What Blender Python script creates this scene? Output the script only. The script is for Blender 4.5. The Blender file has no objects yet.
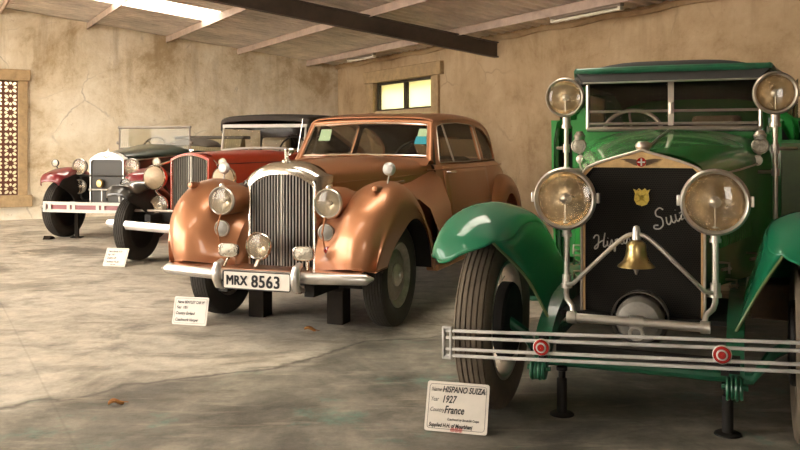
import bpy, bmesh, math, random
from math import sin, cos, pi, radians, sqrt
from mathutils import Vector, Matrix
random.seed(7)
S = bpy.context.scene
COL = S.collection

# ------------------------------------------------------------------ materials
def new_mat(name):
    m = bpy.data.materials.new(name); m.use_nodes = True
    nt = m.node_tree
    return m, nt, nt.nodes['Principled BSDF']
def node(nt, typ, **kw):
    n = nt.nodes.new(typ)
    for k, v in kw.items():
        if k.startswith('_'): setattr(n, k[1:], v)
        else: n.inputs[k.replace('_', ' ')].default_value = v
    return n
def mat(name, col, metal=0.0, rough=0.5, coat=0.0, noise=0.0, nscale=8.0, bump=0.0, bscale=60.0, dust=0.0, spec=0.5):
    m, nt, p = new_mat(name)
    p.inputs['Base Color'].default_value = (*col, 1)
    p.inputs['Metallic'].default_value = metal
    p.inputs['Roughness'].default_value = rough
    p.inputs['Coat Weight'].default_value = coat
    p.inputs['Coat Roughness'].default_value = 0.08
    p.inputs['Specular IOR Level'].default_value = spec
    tc = node(nt, 'ShaderNodeTexCoord')
    if noise > 0:
        n = node(nt, 'ShaderNodeTexNoise', Scale=nscale, Detail=6.0, Roughness=0.65)
        nt.links.new(tc.outputs['Object'], n.inputs['Vector'])
        r = node(nt, 'ShaderNodeMapRange', From_Min=0.3, From_Max=0.7, To_Min=1.0 - noise, To_Max=1.0 + noise * .5)
        nt.links.new(n.outputs['Fac'], r.inputs['Value'])
        mx = node(nt, 'ShaderNodeMix', _data_type='RGBA', _blend_type='MULTIPLY')
        mx.inputs[0].default_value = 1.0
        mx.inputs[6].default_value = (*col, 1)
        nt.links.new(r.outputs['Result'], mx.inputs[7])
        nt.links.new(mx.outputs[2], p.inputs['Base Color'])
        r2 = node(nt, 'ShaderNodeMapRange', From_Min=0.3, From_Max=0.7, To_Min=max(0.02, rough - .1 * noise * 3), To_Max=min(1, rough + .12 * noise * 3))
        nt.links.new(n.outputs['Fac'], r2.inputs['Value'])
        nt.links.new(r2.outputs['Result'], p.inputs['Roughness'])
        if dust > 0:
            pass
    if bump > 0:
        n2 = node(nt, 'ShaderNodeTexNoise', Scale=bscale, Detail=4.0)
        nt.links.new(tc.outputs['Object'], n2.inputs['Vector'])
        b = node(nt, 'ShaderNodeBump', Strength=bump, Distance=0.01)
        nt.links.new(n2.outputs['Fac'], b.inputs['Height'])
        nt.links.new(b.outputs['Normal'], p.inputs['Normal'])
    return m
def glass_mat(name, tint=(1, 1, 1), gloss=0.12, rough=0.03, dirt=0.0, dirtcol=(.6, .5, .38)):
    m = bpy.data.materials.new(name); m.use_nodes = True; nt = m.node_tree
    nt.nodes.clear()
    out = node(nt, 'ShaderNodeOutputMaterial')
    t = node(nt, 'ShaderNodeBsdfTransparent', Color=(*tint, 1))
    g = node(nt, 'ShaderNodeBsdfGlossy', Roughness=rough)
    lw = node(nt, 'ShaderNodeLayerWeight', Blend=0.12)
    ad = node(nt, 'ShaderNodeMath', _operation='MULTIPLY_ADD')
    nt.links.new(lw.outputs['Fresnel'], ad.inputs[0]); ad.inputs[1].default_value = 0.6; ad.inputs[2].default_value = gloss * .3
    mx = node(nt, 'ShaderNodeMixShader')
    nt.links.new(ad.outputs[0], mx.inputs[0]); nt.links.new(t.outputs[0], mx.inputs[1]); nt.links.new(g.outputs[0], mx.inputs[2])
    last = mx
    if dirt > 0:
        d = node(nt, 'ShaderNodeBsdfDiffuse', Color=(*dirtcol, 1))
        tc = node(nt, 'ShaderNodeTexCoord')
        n = node(nt, 'ShaderNodeTexNoise', Scale=9.0, Detail=5.0)
        nt.links.new(tc.outputs['Object'], n.inputs['Vector'])
        r = node(nt, 'ShaderNodeMapRange', From_Min=0.35, From_Max=0.7, To_Min=dirt * .5, To_Max=dirt * 1.3)
        nt.links.new(n.outputs['Fac'], r.inputs['Value'])
        m2 = node(nt, 'ShaderNodeMixShader')
        nt.links.new(r.outputs[0], m2.inputs[0]); nt.links.new(mx.outputs[0], m2.inputs[1]); nt.links.new(d.outputs[0], m2.inputs[2])
        last = m2
    nt.links.new(last.outputs[0], out.inputs[0])
    return m

M = {}
M['green'] = mat('green enamel', (0.0, 0.130, 0.056), rough=.6, coat=.55, noise=.06, nscale=3, spec=.25)
M['greenb'] = mat('green enamel bonnet', (0.018, 0.19, 0.032), rough=.5, coat=.8, noise=.08, nscale=3, spec=.3)
M['greenc'] = mat('green chassis paint', (0.008, 0.10, 0.045), rough=.42, coat=.3, noise=.4, nscale=12)
M['greenp'] = mat('faded green panel', (0.10, 0.14, 0.05), rough=.5, noise=.2)
M['copper'] = mat('copper metallic paint', (0.38, 0.165, 0.078), metal=.7, rough=.40, coat=.4, noise=.06, nscale=4)
M['copperd'] = M['copper']
M['red'] = mat('red paint', (0.60, 0.060, 0.022), rough=.45, coat=.35, noise=.08)
M['maroon'] = mat('maroon paint', (0.17, 0.008, 0.014), rough=.3, coat=.8)
M['black'] = mat('black paint', (0.012, 0.011, 0.010), rough=.28, coat=.7)
M['dkgreen'] = mat('dark green paint', (0.018, 0.035, 0.026), rough=.3, coat=.6)
M['chrome'] = mat('chrome', (0.70, 0.66, 0.60), metal=1, rough=.18, noise=.03, nscale=8)
M['slat'] = mat('grey plated slats', (0.56, 0.54, 0.50), metal=.8, rough=.34)
M['amber'] = mat('amber stone guard', (0.27, 0.19, 0.11), metal=.3, rough=.4, noise=.2, nscale=30)
M['nickel'] = mat('dull nickel', (0.60, 0.56, 0.50), metal=.85, rough=.34, noise=.12, nscale=20)
M['tarnish'] = mat('tarnished nickel', (0.50, 0.44, 0.37), metal=.8, rough=.36, noise=.15, nscale=25)
M['silver'] = mat('silver painted steel', (0.50, 0.48, 0.45), metal=.35, rough=.38, noise=.25, nscale=10)
M['alu'] = mat('polished bumper metal', (0.60, 0.57, 0.54), metal=.85, rough=.30, noise=.04, nscale=5)
M['brass'] = mat('brass', (0.50, 0.37, 0.16), metal=1, rough=.33, noise=.3, nscale=20)
M['hdr'] = mat('tan worn radiator header', (0.56, 0.37, 0.17), metal=.5, rough=.4, noise=.3, nscale=20)
M['gold'] = mat('gilt badge metal', (0.62, 0.47, 0.10), metal=.8, rough=.35, noise=.4, nscale=80)
M['rubber'] = mat('old tyre rubber', (0.040, 0.034, 0.028), rough=.75, noise=.3, nscale=14, spec=.3)
M['rubberb'] = mat('dusty tyre rubber', (0.13, 0.10, 0.07), rough=.8, noise=.35, nscale=14, spec=.3)
M['dark'] = mat('dark oily metal', (0.012, 0.010, 0.008), spec=.25, rough=.65, noise=.3)
M['grey'] = mat('grey casting', (0.22, 0.20, 0.17), metal=.3, rough=.5, noise=.4, nscale=16)
M['wheelgrey'] = mat('grey painted wheel', (0.30, 0.26, 0.22), metal=.4, rough=.42, noise=.35, nscale=18)
M['canvas'] = mat('black canvas', (0.030, 0.028, 0.025), rough=.85, noise=.3, nscale=12, bump=.3, bscale=200)
M['canvasb'] = mat('brown black canvas', (0.048, 0.038, 0.030), rough=.9, noise=.3, nscale=12)
M['canvasg'] = mat('grey brown canvas', (0.075, 0.062, 0.048), rough=.85, noise=.3, nscale=12)
M['leather'] = mat('worn dark leather', (0.06, 0.042, 0.028), rough=.6, noise=.3)
M['leatherl'] = mat('tan leather', (0.26, 0.19, 0.11), rough=.6, noise=.3)
M['olive'] = mat('olive ribbed upholstery', (0.24, 0.195, 0.105), rough=.7, noise=.3)
M['white'] = mat('white sign enamel', (0.66, 0.60, 0.52), rough=.4, noise=.08, nscale=10)
M['whitep'] = mat('white trim paint', (0.48, 0.45, 0.40), rough=.4, noise=.15)
M['ink'] = mat('black lettering', (0.010, 0.010, 0.012), rough=.5)
M['redink'] = mat('red paint marking', (0.45, 0.02, 0.02), rough=.5)
M['redlens'] = mat('red lens', (0.30, 0.008, 0.006), rough=.15, coat=1)
M['wood'] = mat('dark painted wood block', (0.020, 0.015, 0.011), spec=.15, rough=.85, noise=.4, nscale=14)
M['brown'] = mat('brown box wood', (0.10, 0.055, 0.025), rough=.7, noise=.4, nscale=14)
M['blue'] = mat('blue sticker', (0.02, 0.30, 0.42), rough=.5)
M['greenst'] = mat('pale green sticker', (0.40, 0.55, 0.36), rough=.6)
M['leaf'] = mat('dry leaf', (0.42, 0.17, 0.04), rough=.7, noise=.3, nscale=50)
M['reflector'] = mat('silvered reflector', (0.74, 0.63, 0.47), metal=1, rough=.2, noise=.3, nscale=30, bump=.12, bscale=20)
M['reflw'] = mat('silvered reflector pale', (0.64, 0.56, 0.45), metal=.8, rough=.30, noise=.08, nscale=30, bump=.15, bscale=30)
M['ylens'] = mat('frosted yellowish lens', (0.30, 0.265, 0.205), metal=.6, rough=.3, noise=.3, nscale=40, bump=.5, bscale=70)
M['lens'] = glass_mat('lamp glass', (1, .98, .93), .14, .04, .10, (.5, .43, .32))
M['glass'] = glass_mat('dusty window glass', (.62, .60, .54), .06, .04, .05, (.35, .30, .22))
M['glassc'] = glass_mat('clear windscreen glass', (.88, .88, .84), .04, .03, .015, (.5, .42, .32))
M['stone'] = mat('sandstone surround', (0.40, 0.275, 0.145), rough=.85, noise=.3, nscale=9, bump=.5, bscale=40)
M['lattice'] = mat('red brown lattice', (0.085, 0.020, 0.008), rough=.7, noise=.3, nscale=12)
M['timber'] = mat('dark window timber', (0.035, 0.024, 0.014), rough=.7, noise=.3)
M['steelp'] = mat('pinkish grey painted steel', (0.44, 0.33, 0.27), rough=.6, noise=.3, nscale=5)
M['beam'] = mat('dusty rusted steel beam', (0.085, 0.062, 0.048), rough=.65, noise=.4, nscale=6)
M['tube'] = mat('white tube lamp', (0.70, 0.64, 0.54), rough=.35)
M['fitting'] = mat('lamp batten metal', (0.22, 0.17, 0.13), rough=.5)

# ------------------------------------------------------------------ mesh tools
def crm(P, t):
    n = len(P) - 1
    i = min(int(t), n - 1); f = t - i
    p1, p2 = P[i], P[i + 1]
    p0 = P[i - 1] if i > 0 else [2 * a - b for a, b in zip(p1, p2)]
    p3 = P[i + 2] if i + 2 <= n else [2 * b - a for a, b in zip(p1, p2)]
    return [0.5 * (2 * b + (c - a) * f + (2 * a - 5 * b + 4 * c - d) * f * f + (3 * b - a - 3 * c + d) * f ** 3) for a, b, c, d in zip(p0, p1, p2, p3)]
def cr(P, n):
    return [crm(P, (len(P) - 1) * i / (n - 1)) for i in range(n)]
def surf(ctrl, nu, nv):
    """control net (rows of points) -> smooth dense net"""
    rows = [cr(r, nv) for r in ctrl]
    cols = list(zip(*rows))
    cols = [cr(list(c), nu) for c in cols]
    return [list(r) for r in zip(*cols)]

SPLIT = set('door door_handle bumper_bracket bumper_iron bonnet_catch lamp_bracket wiper rim_clamp leaf_spring side_glass chassis_rail bonnet_moulding front_seat lamp_holder top_side cross_member window_trim windscreen_pillar badge_bar bonnet_louvre scuttle_shade_backing'.split())
class MB:
    def __init__(s): s.v = []; s.f = []; s.mi = []; s.cur = 0
    def add(s, vs, fs):
        o = len(s.v); s.v += [tuple(v) for v in vs]
        for f in fs: s.f.append(tuple(o + i for i in f)); s.mi.append(s.cur)
        return s
    def grid(s, rows, cu=False, cv=False, skip=None):
        nu, nv = len(rows), len(rows[0]); vs = [p for r in rows for p in r]; fs = []
        for i in range(nu if cu else nu - 1):
            for j in range(nv if cv else nv - 1):
                if skip and skip(i, j): continue
                a, b = i, (i + 1) % nu; c, d = j, (j + 1) % nv
                fs.append((a * nv + c, b * nv + c, b * nv + d, a * nv + d))
        return s.add(vs, fs)
    def fan(s, pts): return s.add(pts, [tuple(range(len(pts)))])
    def box(s, c, d, rz=0, rx=0, ry=0):
        R = Matrix.Rotation(rz, 3, 'Z') @ Matrix.Rotation(ry, 3, 'Y') @ Matrix.Rotation(rx, 3, 'X'); c = Vector(c)
        vs = [c + R @ Vector((x * d[0] / 2, y * d[1] / 2, z * d[2] / 2)) for x in (-1, 1) for y in (-1, 1) for z in (-1, 1)]
        return s.add(vs, [(0, 1, 3, 2), (4, 6, 7, 5), (0, 4, 5, 1), (2, 3, 7, 6), (0, 2, 6, 4), (1, 5, 7, 3)])
    def tube(s, pts, r, n=8, closed=False, cap=True, flat=None):
        pts = [Vector(p) for p in pts]; N = len(pts); rs = r if isinstance(r, (list, tuple)) else [r] * N
        rows = []; up = Vector((0, 0, 1)); prev = None
        for i, p in enumerate(pts):
            a = pts[(i - 1) % N] if (i or closed) else p; b = pts[(i + 1) % N] if (i < N - 1 or closed) else p
            t = (b - a).normalized()
            if prev is None:
                x = t.cross(up)
                if x.length < .1: x = t.cross(Vector((0, 1, 0)))
                x.normalize()
            else:
                x = (prev - t * prev.dot(t)).normalized()
            prev = x; y = t.cross(x)
            k = flat or (1, 1)
            rows.append([p + (x * cos(2 * pi * j / n) * k[0] + y * sin(2 * pi * j / n) * k[1]) * rs[i] for j in range(n)])
        s.grid(rows, cu=closed, cv=True)
        if cap and not closed: s.fan(rows[0]); s.fan(rows[-1])
        return s
    def lathe(s, prof, o=(0, 0, 0), ax='y', n=32, sx=1, sz=1, sq=1):
        """prof: (radius, offset along the axis)"""
        o = Vector(o); rows = []
        for r, h in prof:
            row = []
            for j in range(n):
                t = 2 * pi * j / n; c, d = cos(t), sin(t)
                if sq != 1: c, d = math.copysign(abs(c) ** sq, c), math.copysign(abs(d) ** sq, d)
                c, d = r * c * sx, r * d * sz
                row.append(o + Vector({'y': (c, h, d), 'x': (h, c, d), 'z': (c, d, h)}[ax]))
            rows.append(row)
        return s.grid(rows, cv=True)
    def disc(s, o, r, ax='y', n=32, sx=1, sz=1):
        s.lathe([(r, 0)], o, ax, n, sx, sz)
        k = len(s.v) - n
        s.f.append(tuple(range(k, k + n))); s.mi.append(s.cur); return s
    def prism(s, poly, fn, d0, d1):
        """poly 2D, fn(u,v,w) -> 3D"""
        n = len(poly)
        vs = [fn(u, v, d0) for u, v in poly] + [fn(u, v, d1) for u, v in poly]
        fs = [tuple(range(n)), tuple(range(2 * n - 1, n - 1, -1))] + [(i, (i + 1) % n, n + (i + 1) % n, n + i) for i in range(n)]
        return s.add(vs, fs)
    def xf(s, fn): s.v = [tuple(fn(Vector(v))) for v in s.v]; return s
    def flip(s):  # mirror across a=0
        s.v = [(-x, y, z) for x, y, z in s.v]; return s
    def clusters(s):
        par = list(range(len(s.v)))
        def fd(i):
            while par[i] != i: par[i] = par[par[i]]; i = par[i]
            return i
        for f in s.f:
            a = fd(f[0])
            for k in f[1:]: par[fd(k)] = a
        isl = {}
        for k, f in enumerate(s.f): isl.setdefault(fd(f[0]), []).append(k)
        L = []
        for fs in isl.values():
            P = [s.v[i] for k in fs for i in s.f[k]]
            L.append([[min(p[j] for p in P) - .003 for j in range(3)], [max(p[j] for p in P) + .003 for j in range(3)], fs])
        go = True
        while go:
            go = False
            for i in range(len(L)):
                for j in range(i + 1, len(L)):
                    A, B = L[i], L[j]
                    if all(A[0][k] <= B[1][k] and B[0][k] <= A[1][k] for k in range(3)):
                        L[i] = [[min(A[0][k], B[0][k]) for k in range(3)], [max(A[1][k], B[1][k]) for k in range(3)], A[2] + B[2]]; L.pop(j); go = True; break
                if go: break
        return [x[2] for x in L]
    def obj(s, name, m, parent=None, smooth=35, bevel=0, solid=0, sub=0, seg=2):
        if name in SPLIT and not getattr(s, 'one', False):
            C = s.clusters()
            if len(C) > 1:
                out = []
                for fs in C:
                    q = MB(); q.one = True; mp = {}
                    for k in fs:
                        f = []
                        for i in s.f[k]:
                            if i not in mp: mp[i] = len(q.v); q.v.append(s.v[i])
                            f.append(mp[i])
                        q.f.append(tuple(f)); q.mi.append(s.mi[k])
                    out.append(q.obj(name, m, parent, smooth, bevel, solid, sub, seg))
                return out[0]
        me = bpy.data.meshes.new(name); me.from_pydata(s.v, [], s.f)
        ms = m if isinstance(m, (list, tuple)) else [m]
        for x in ms: me.materials.append(M[x] if isinstance(x, str) else x)
        if len(ms) > 1: me.polygons.foreach_set('material_index', s.mi)
        bm = bmesh.new(); bm.from_mesh(me)
        bmesh.ops.remove_doubles(bm, verts=bm.verts, dist=1e-5)
        bmesh.ops.recalc_face_normals(bm, faces=bm.faces)
        bm.to_mesh(me); bm.free()
        if smooth:
            me.polygons.foreach_set('use_smooth', [True] * len(me.polygons))
            me.set_sharp_from_angle(angle=radians(smooth))
        o = bpy.data.objects.new(name, me); COL.objects.link(o)
        if parent: o.parent = parent
        if solid:
            md = o.modifiers.new('s', 'SOLIDIFY'); md.thickness = solid; md.offset = 0
        if bevel:
            md = o.modifiers.new('b', 'BEVEL'); md.width = bevel; md.segments = seg; md.limit_method = 'ANGLE'
        if sub:
            md = o.modifiers.new('u', 'SUBSURF'); md.levels = md.render_levels = sub
        return o
def thing(name, label, cat, loc, rz=0, group=None):
    o = bpy.data.objects.new(name, None); COL.objects.link(o); o.location = loc; o.rotation_euler = (0, 0, rz)
    o['label'] = label; o['category'] = cat
    if group: o['group'] = group
    return o
def tag(o, label, cat, group=None):
    o['label'] = label; o['category'] = cat
    if group: o['group'] = group
    return o
def struct(o): o['kind'] = 'structure'; return o
def text_into(mb, txt, size, fn, shear=0, off=0.0, sx=1.0, space=1.0, align='LEFT'):
    c = bpy.data.curves.new('t', 'FONT'); c.body = txt; c.size = size; c.shear = shear; c.offset = off; c.space_character = space
    c.align_x = align; c.resolution_u = 3
    o = bpy.data.objects.new('t', c); COL.objects.link(o)
    dg = bpy.context.evaluated_depsgraph_get(); dg.update()
    me = o.evaluated_get(dg).to_mesh()
    mb.add([fn(v.co.x * sx, v.co.y) for v in me.vertices], [tuple(p.vertices) for p in me.polygons])
    o.evaluated_get(dg).to_mesh_clear()
    bpy.data.objects.remove(o); bpy.data.curves.remove(c)
def holed(mb, outer, holes, fn):
    """flat panel with holes filled by the 2D curve filler, mapped by fn(x,y)"""
    c = bpy.data.curves.new('h', 'CURVE'); c.dimensions = '2D'; c.fill_mode = 'BOTH'
    for poly in [outer] + holes:
        sp = c.splines.new('POLY'); sp.points.add(len(poly) - 1)
        for i, (x, y) in enumerate(poly): sp.points[i].co = (x, y, 0, 1)
        sp.use_cyclic_u = True
    o = bpy.data.objects.new('h', c); COL.objects.link(o)
    dg = bpy.context.evaluated_depsgraph_get(); dg.update()
    me = o.evaluated_get(dg).to_mesh()
    mb.add([fn(v.co.x, v.co.y) for v in me.vertices], [tuple(p.vertices) for p in me.polygons])
    o.evaluated_get(dg).to_mesh_clear()
    bpy.data.objects.remove(o); bpy.data.curves.remove(c)
def densify(poly, step=.05):
    out = []
    for i, p in enumerate(poly):
        q = poly[(i + 1) % len(poly)]; n = max(1, int(math.dist(p, q) / step))
        out += [(p[0] + (q[0] - p[0]) * k / n, p[1] + (q[1] - p[1]) * k / n) for k in range(n)]
    return out
def roundpoly(poly, r=.04, n=4):
    out = []; N = len(poly)
    for i in range(N):
        p0, p, p1 = Vector(poly[i - 1]), Vector(poly[i]), Vector(poly[(i + 1) % N])
        a = p + (p0 - p).normalized() * min(r, (p0 - p).length * .45); b = p + (p1 - p).normalized() * min(r, (p1 - p).length * .45)
        for k in range(n + 1):
            t = k / n; q = a * (1 - t) ** 2 + p * 2 * t * (1 - t) + b * t * t; out.append((q.x, q.y))
    return out

# ------------------------------------------------------------------ room frame
H = 1.27
C0 = Vector((-1.27, 17.4, 0)); UU = Vector((-.8704, -.4924, 0)); VV = Vector((.4924, -.8704, 0))
ROT = math.atan2(VV.y, VV.x)          # room: x along v, y along -u
def rm(u, v, z=0): return C0 + UU * u + VV * v + Vector((0, 0, z))
def rz(u): return 2.89 + .111 * u      # roof height
U1, V1 = 13.5, 20.5

# ------------------------------------------------------------------ room materials (object space = world, as the meshes carry world coordinates)
def plaster(name, c_hi, c_mid, c_stain, top_stain=.5):
    m, nt, p = new_mat(name); L = nt.links.new
    p.inputs['Roughness'].default_value = .9; p.inputs['Specular IOR Level'].default_value = .2
    tc = node(nt, 'ShaderNodeTexCoord')
    n1 = node(nt, 'ShaderNodeTexNoise', Scale=1.0, Detail=10.0, Roughness=.72, Distortion=.3); L(tc.outputs['Object'], n1.inputs['Vector'])
    r1 = nt.nodes.new('ShaderNodeValToRGB'); L(n1.outputs['Fac'], r1.inputs[0])
    e = r1.color_ramp.elements; e[0].position = .36; e[0].color = (*c_stain, 1); e[1].position = .62; e[1].color = (*c_hi, 1)
    x = r1.color_ramp.elements.new(.48); x.color = (*c_mid, 1)
    # downward streaks
    mp = node(nt, 'ShaderNodeMapping'); mp.inputs['Scale'].default_value = (2.2, 2.2, .25); L(tc.outputs['Object'], mp.inputs[0])
    n2 = node(nt, 'ShaderNodeTexNoise', Scale=2.4, Detail=5.0, Roughness=.6); L(mp.outputs[0], n2.inputs['Vector'])
    sep = node(nt, 'ShaderNodeSeparateXYZ'); L(tc.outputs['Object'], sep.inputs[0])
    hz = node(nt, 'ShaderNodeMapRange', From_Min=1.2, From_Max=3.6, To_Min=.03, To_Max=top_stain); L(sep.outputs[2], hz.inputs[0])
    st = node(nt, 'ShaderNodeMapRange', From_Min=.5, From_Max=.68, To_Min=0.0, To_Max=1.0); L(n2.outputs['Fac'], st.inputs[0])
    mu = node(nt, 'ShaderNodeMath', _operation='MULTIPLY'); L(hz.outputs[0], mu.inputs[0]); L(st.outputs[0], mu.inputs[1])
    mx = node(nt, 'ShaderNodeMix', _data_type='RGBA'); L(mu.outputs[0], mx.inputs[0]); L(r1.outputs[0], mx.inputs[6]); mx.inputs[7].default_value = (c_stain[0] * .62, c_stain[1] * .55, c_stain[2] * .45, 1)
    # cracks
    n3 = node(nt, 'ShaderNodeTexNoise', Scale=2.0, Detail=4.0); L(tc.outputs['Object'], n3.inputs['Vector'])
    ad = node(nt, 'ShaderNodeMix', _data_type='VECTOR'); ad.inputs[0].default_value = .25; L(tc.outputs['Object'], ad.inputs[4]); L(n3.outputs['Color'], ad.inputs[5])
    vo = node(nt, 'ShaderNodeTexVoronoi', _feature='DISTANCE_TO_EDGE', Scale=1.1); L(ad.outputs[1], vo.inputs['Vector'])
    cr_ = node(nt, 'ShaderNodeMapRange', From_Min=0.0, From_Max=.012, To_Min=.45, To_Max=0.0); L(vo.outputs['Distance'], cr_.inputs[0])
    gate = node(nt, 'ShaderNodeMapRange', From_Min=.5, From_Max=.62, To_Min=0.0, To_Max=1.0); L(n1.outputs['Fac'], gate.inputs[0])
    cm = node(nt, 'ShaderNodeMath', _operation='MULTIPLY'); L(cr_.outputs[0], cm.inputs[0]); L(gate.outputs[0], cm.inputs[1])
    m3 = node(nt, 'ShaderNodeMix', _data_type='RGBA'); L(cm.outputs[0], m3.inputs[0]); L(mx.outputs[2], m3.inputs[6]); m3.inputs[7].default_value = (.09, .055, .03, 1)
    # small pits and flaked specks
    n5 = node(nt, 'ShaderNodeTexNoise', Scale=9.0, Detail=7.0, Roughness=.75); L(tc.outputs['Object'], n5.inputs['Vector'])
    sp = node(nt, 'ShaderNodeMapRange', From_Min=.60, From_Max=.70, To_Min=0.0, To_Max=.45); L(n5.outputs['Fac'], sp.inputs[0])
    m4 = node(nt, 'ShaderNodeMix', _data_type='RGBA'); L(sp.outputs[0], m4.inputs[0]); L(m3.outputs[2], m4.inputs[6]); m4.inputs[7].default_value = (c_stain[0] * .8, c_stain[1] * .7, c_stain[2] * .6, 1)
    L(m4.outputs[2], p.inputs['Base Color'])
    n4 = node(nt, 'ShaderNodeTexNoise', Scale=6.0, Detail=8.0, Roughness=.7); L(tc.outputs['Object'], n4.inputs['Vector'])
    b = node(nt, 'ShaderNodeBump', Strength=.55, Distance=.04); L(n4.outputs['Fac'], b.inputs['Height']); L(b.outputs[0], p.inputs['Normal'])
    return m
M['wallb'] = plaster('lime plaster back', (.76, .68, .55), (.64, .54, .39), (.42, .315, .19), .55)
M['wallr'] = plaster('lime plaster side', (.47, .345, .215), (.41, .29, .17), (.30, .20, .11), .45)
M['wallf'] = mat('darkened plaster front', (.13, .095, .065), rough=.9, noise=.3, nscale=2)  # unseen wall, colour darkened to cut light bounced onto the cars
def floor_mat():
    m, nt, p = new_mat('worn concrete floor'); L = nt.links.new
    p.inputs['Specular IOR Level'].default_value = .35
    tc = node(nt, 'ShaderNodeTexCoord')
    n1 = node(nt, 'ShaderNodeTexNoise', Scale=.9, Detail=10.0, Roughness=.7, Distortion=.6); L(tc.outputs['Object'], n1.inputs['Vector'])
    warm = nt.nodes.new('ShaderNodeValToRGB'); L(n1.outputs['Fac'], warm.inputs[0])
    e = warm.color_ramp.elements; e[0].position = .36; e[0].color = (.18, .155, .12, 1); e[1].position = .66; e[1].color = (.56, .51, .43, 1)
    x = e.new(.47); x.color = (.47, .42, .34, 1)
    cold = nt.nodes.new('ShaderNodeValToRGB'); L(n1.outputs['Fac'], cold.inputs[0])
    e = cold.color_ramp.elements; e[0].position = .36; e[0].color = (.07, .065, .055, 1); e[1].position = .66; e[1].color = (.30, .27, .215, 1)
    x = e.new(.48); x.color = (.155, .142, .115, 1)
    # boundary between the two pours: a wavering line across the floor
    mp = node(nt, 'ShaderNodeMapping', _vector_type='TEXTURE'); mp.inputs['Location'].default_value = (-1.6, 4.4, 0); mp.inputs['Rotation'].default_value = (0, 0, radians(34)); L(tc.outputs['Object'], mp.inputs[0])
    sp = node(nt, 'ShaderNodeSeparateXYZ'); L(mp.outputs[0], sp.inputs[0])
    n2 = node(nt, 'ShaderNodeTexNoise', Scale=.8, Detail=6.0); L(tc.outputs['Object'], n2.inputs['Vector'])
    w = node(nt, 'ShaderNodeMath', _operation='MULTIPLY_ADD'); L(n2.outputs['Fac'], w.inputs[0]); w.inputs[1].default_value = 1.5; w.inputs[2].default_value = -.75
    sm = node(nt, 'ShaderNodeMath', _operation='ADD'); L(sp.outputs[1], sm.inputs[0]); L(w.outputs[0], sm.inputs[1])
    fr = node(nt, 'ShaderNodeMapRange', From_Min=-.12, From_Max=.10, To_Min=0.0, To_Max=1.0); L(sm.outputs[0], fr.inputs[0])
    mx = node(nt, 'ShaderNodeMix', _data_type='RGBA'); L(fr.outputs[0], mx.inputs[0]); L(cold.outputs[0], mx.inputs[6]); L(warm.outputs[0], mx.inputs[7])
    edge = node(nt, 'ShaderNodeMath', _operation='ABSOLUTE'); L(sm.outputs[0], edge.inputs[0])
    er = node(nt, 'ShaderNodeMapRange', From_Min=0.0, From_Max=.035, To_Min=.75, To_Max=0.0); L(edge.outputs[0], er.inputs[0])
    m1 = node(nt, 'ShaderNodeMix', _data_type='RGBA'); L(er.outputs[0], m1.inputs[0]); L(mx.outputs[2], m1.inputs[6]); m1.inputs[7].default_value = (.05, .04, .03, 1)
    # oil stains
    mo = node(nt, 'ShaderNodeMapping'); mo.inputs['Scale'].default_value = (1, 2.2, 1); mo.inputs['Rotation'].default_value = (0, 0, radians(15)); L(tc.outputs['Object'], mo.inputs[0])
    n3 = node(nt, 'ShaderNodeTexNoise', Scale=1.5, Detail=7.0, Roughness=.65, Distortion=.6); L(mo.outputs[0], n3.inputs['Vector'])
    so = node(nt, 'ShaderNodeMapRange', From_Min=.54, From_Max=.68, To_Min=0.0, To_Max=.55); L(n3.outputs['Fac'], so.inputs[0])
    m2 = node(nt, 'ShaderNodeMix', _data_type='RGBA'); L(so.outputs[0], m2.inputs[0]); L(m1.outputs[2], m2.inputs[6]); m2.inputs[7].default_value = (.085, .07, .05, 1)
    # streaky pale scuffs
    ms = node(nt, 'ShaderNodeMapping'); ms.inputs['Scale'].default_value = (1.1, 6, 1); ms.inputs['Rotation'].default_value = (0, 0, radians(-12)); L(tc.outputs['Object'], ms.inputs[0])
    n5 = node(nt, 'ShaderNodeTexNoise', Scale=1.6, Detail=8.0, Roughness=.7); L(ms.outputs[0], n5.inputs['Vector'])
    ss = node(nt, 'ShaderNodeMapRange', From_Min=.54, From_Max=.68, To_Min=0.0, To_Max=.45); L(n5.outputs['Fac'], ss.inputs[0])
    m3 = node(nt, 'ShaderNodeMix', _data_type='RGBA'); L(ss.outputs[0], m3.inputs[0]); L(m2.outputs[2], m3.inputs[6]); m3.inputs[7].default_value = (.46, .40, .31, 1)
    # faint turquoise paint traces
    n6 = node(nt, 'ShaderNodeTexNoise', Scale=1.7, Detail=8.0, Roughness=.75); L(tc.outputs['Object'], n6.inputs['Vector'])
    s6 = node(nt, 'ShaderNodeMapRange', From_Min=.56, From_Max=.66, To_Min=0.0, To_Max=.5); L(n6.outputs['Fac'], s6.inputs[0])
    fi = node(nt, 'ShaderNodeMath', _operation='SUBTRACT'); fi.inputs[0].default_value = 1; L(fr.outputs[0], fi.inputs[1])
    f6 = node(nt, 'ShaderNodeMath', _operation='MULTIPLY'); L(s6.outputs[0], f6.inputs[0]); L(fi.outputs[0], f6.inputs[1])
    m5 = node(nt, 'ShaderNodeMix', _data_type='RGBA'); L(f6.outputs[0], m5.inputs[0]); L(m3.outputs[2], m5.inputs[6]); m5.inputs[7].default_value = (.10, .26, .20, 1)
    # slab joints along the room axes
    mj = node(nt, 'ShaderNodeMapping', _vector_type='TEXTURE'); mj.inputs['Location'].default_value = C0; mj.inputs['Rotation'].default_value = (0, 0, ROT); L(tc.outputs['Object'], mj.inputs[0])
    sj = node(nt, 'ShaderNodeSeparateXYZ'); L(mj.outputs[0], sj.inputs[0])
    js = []
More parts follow.
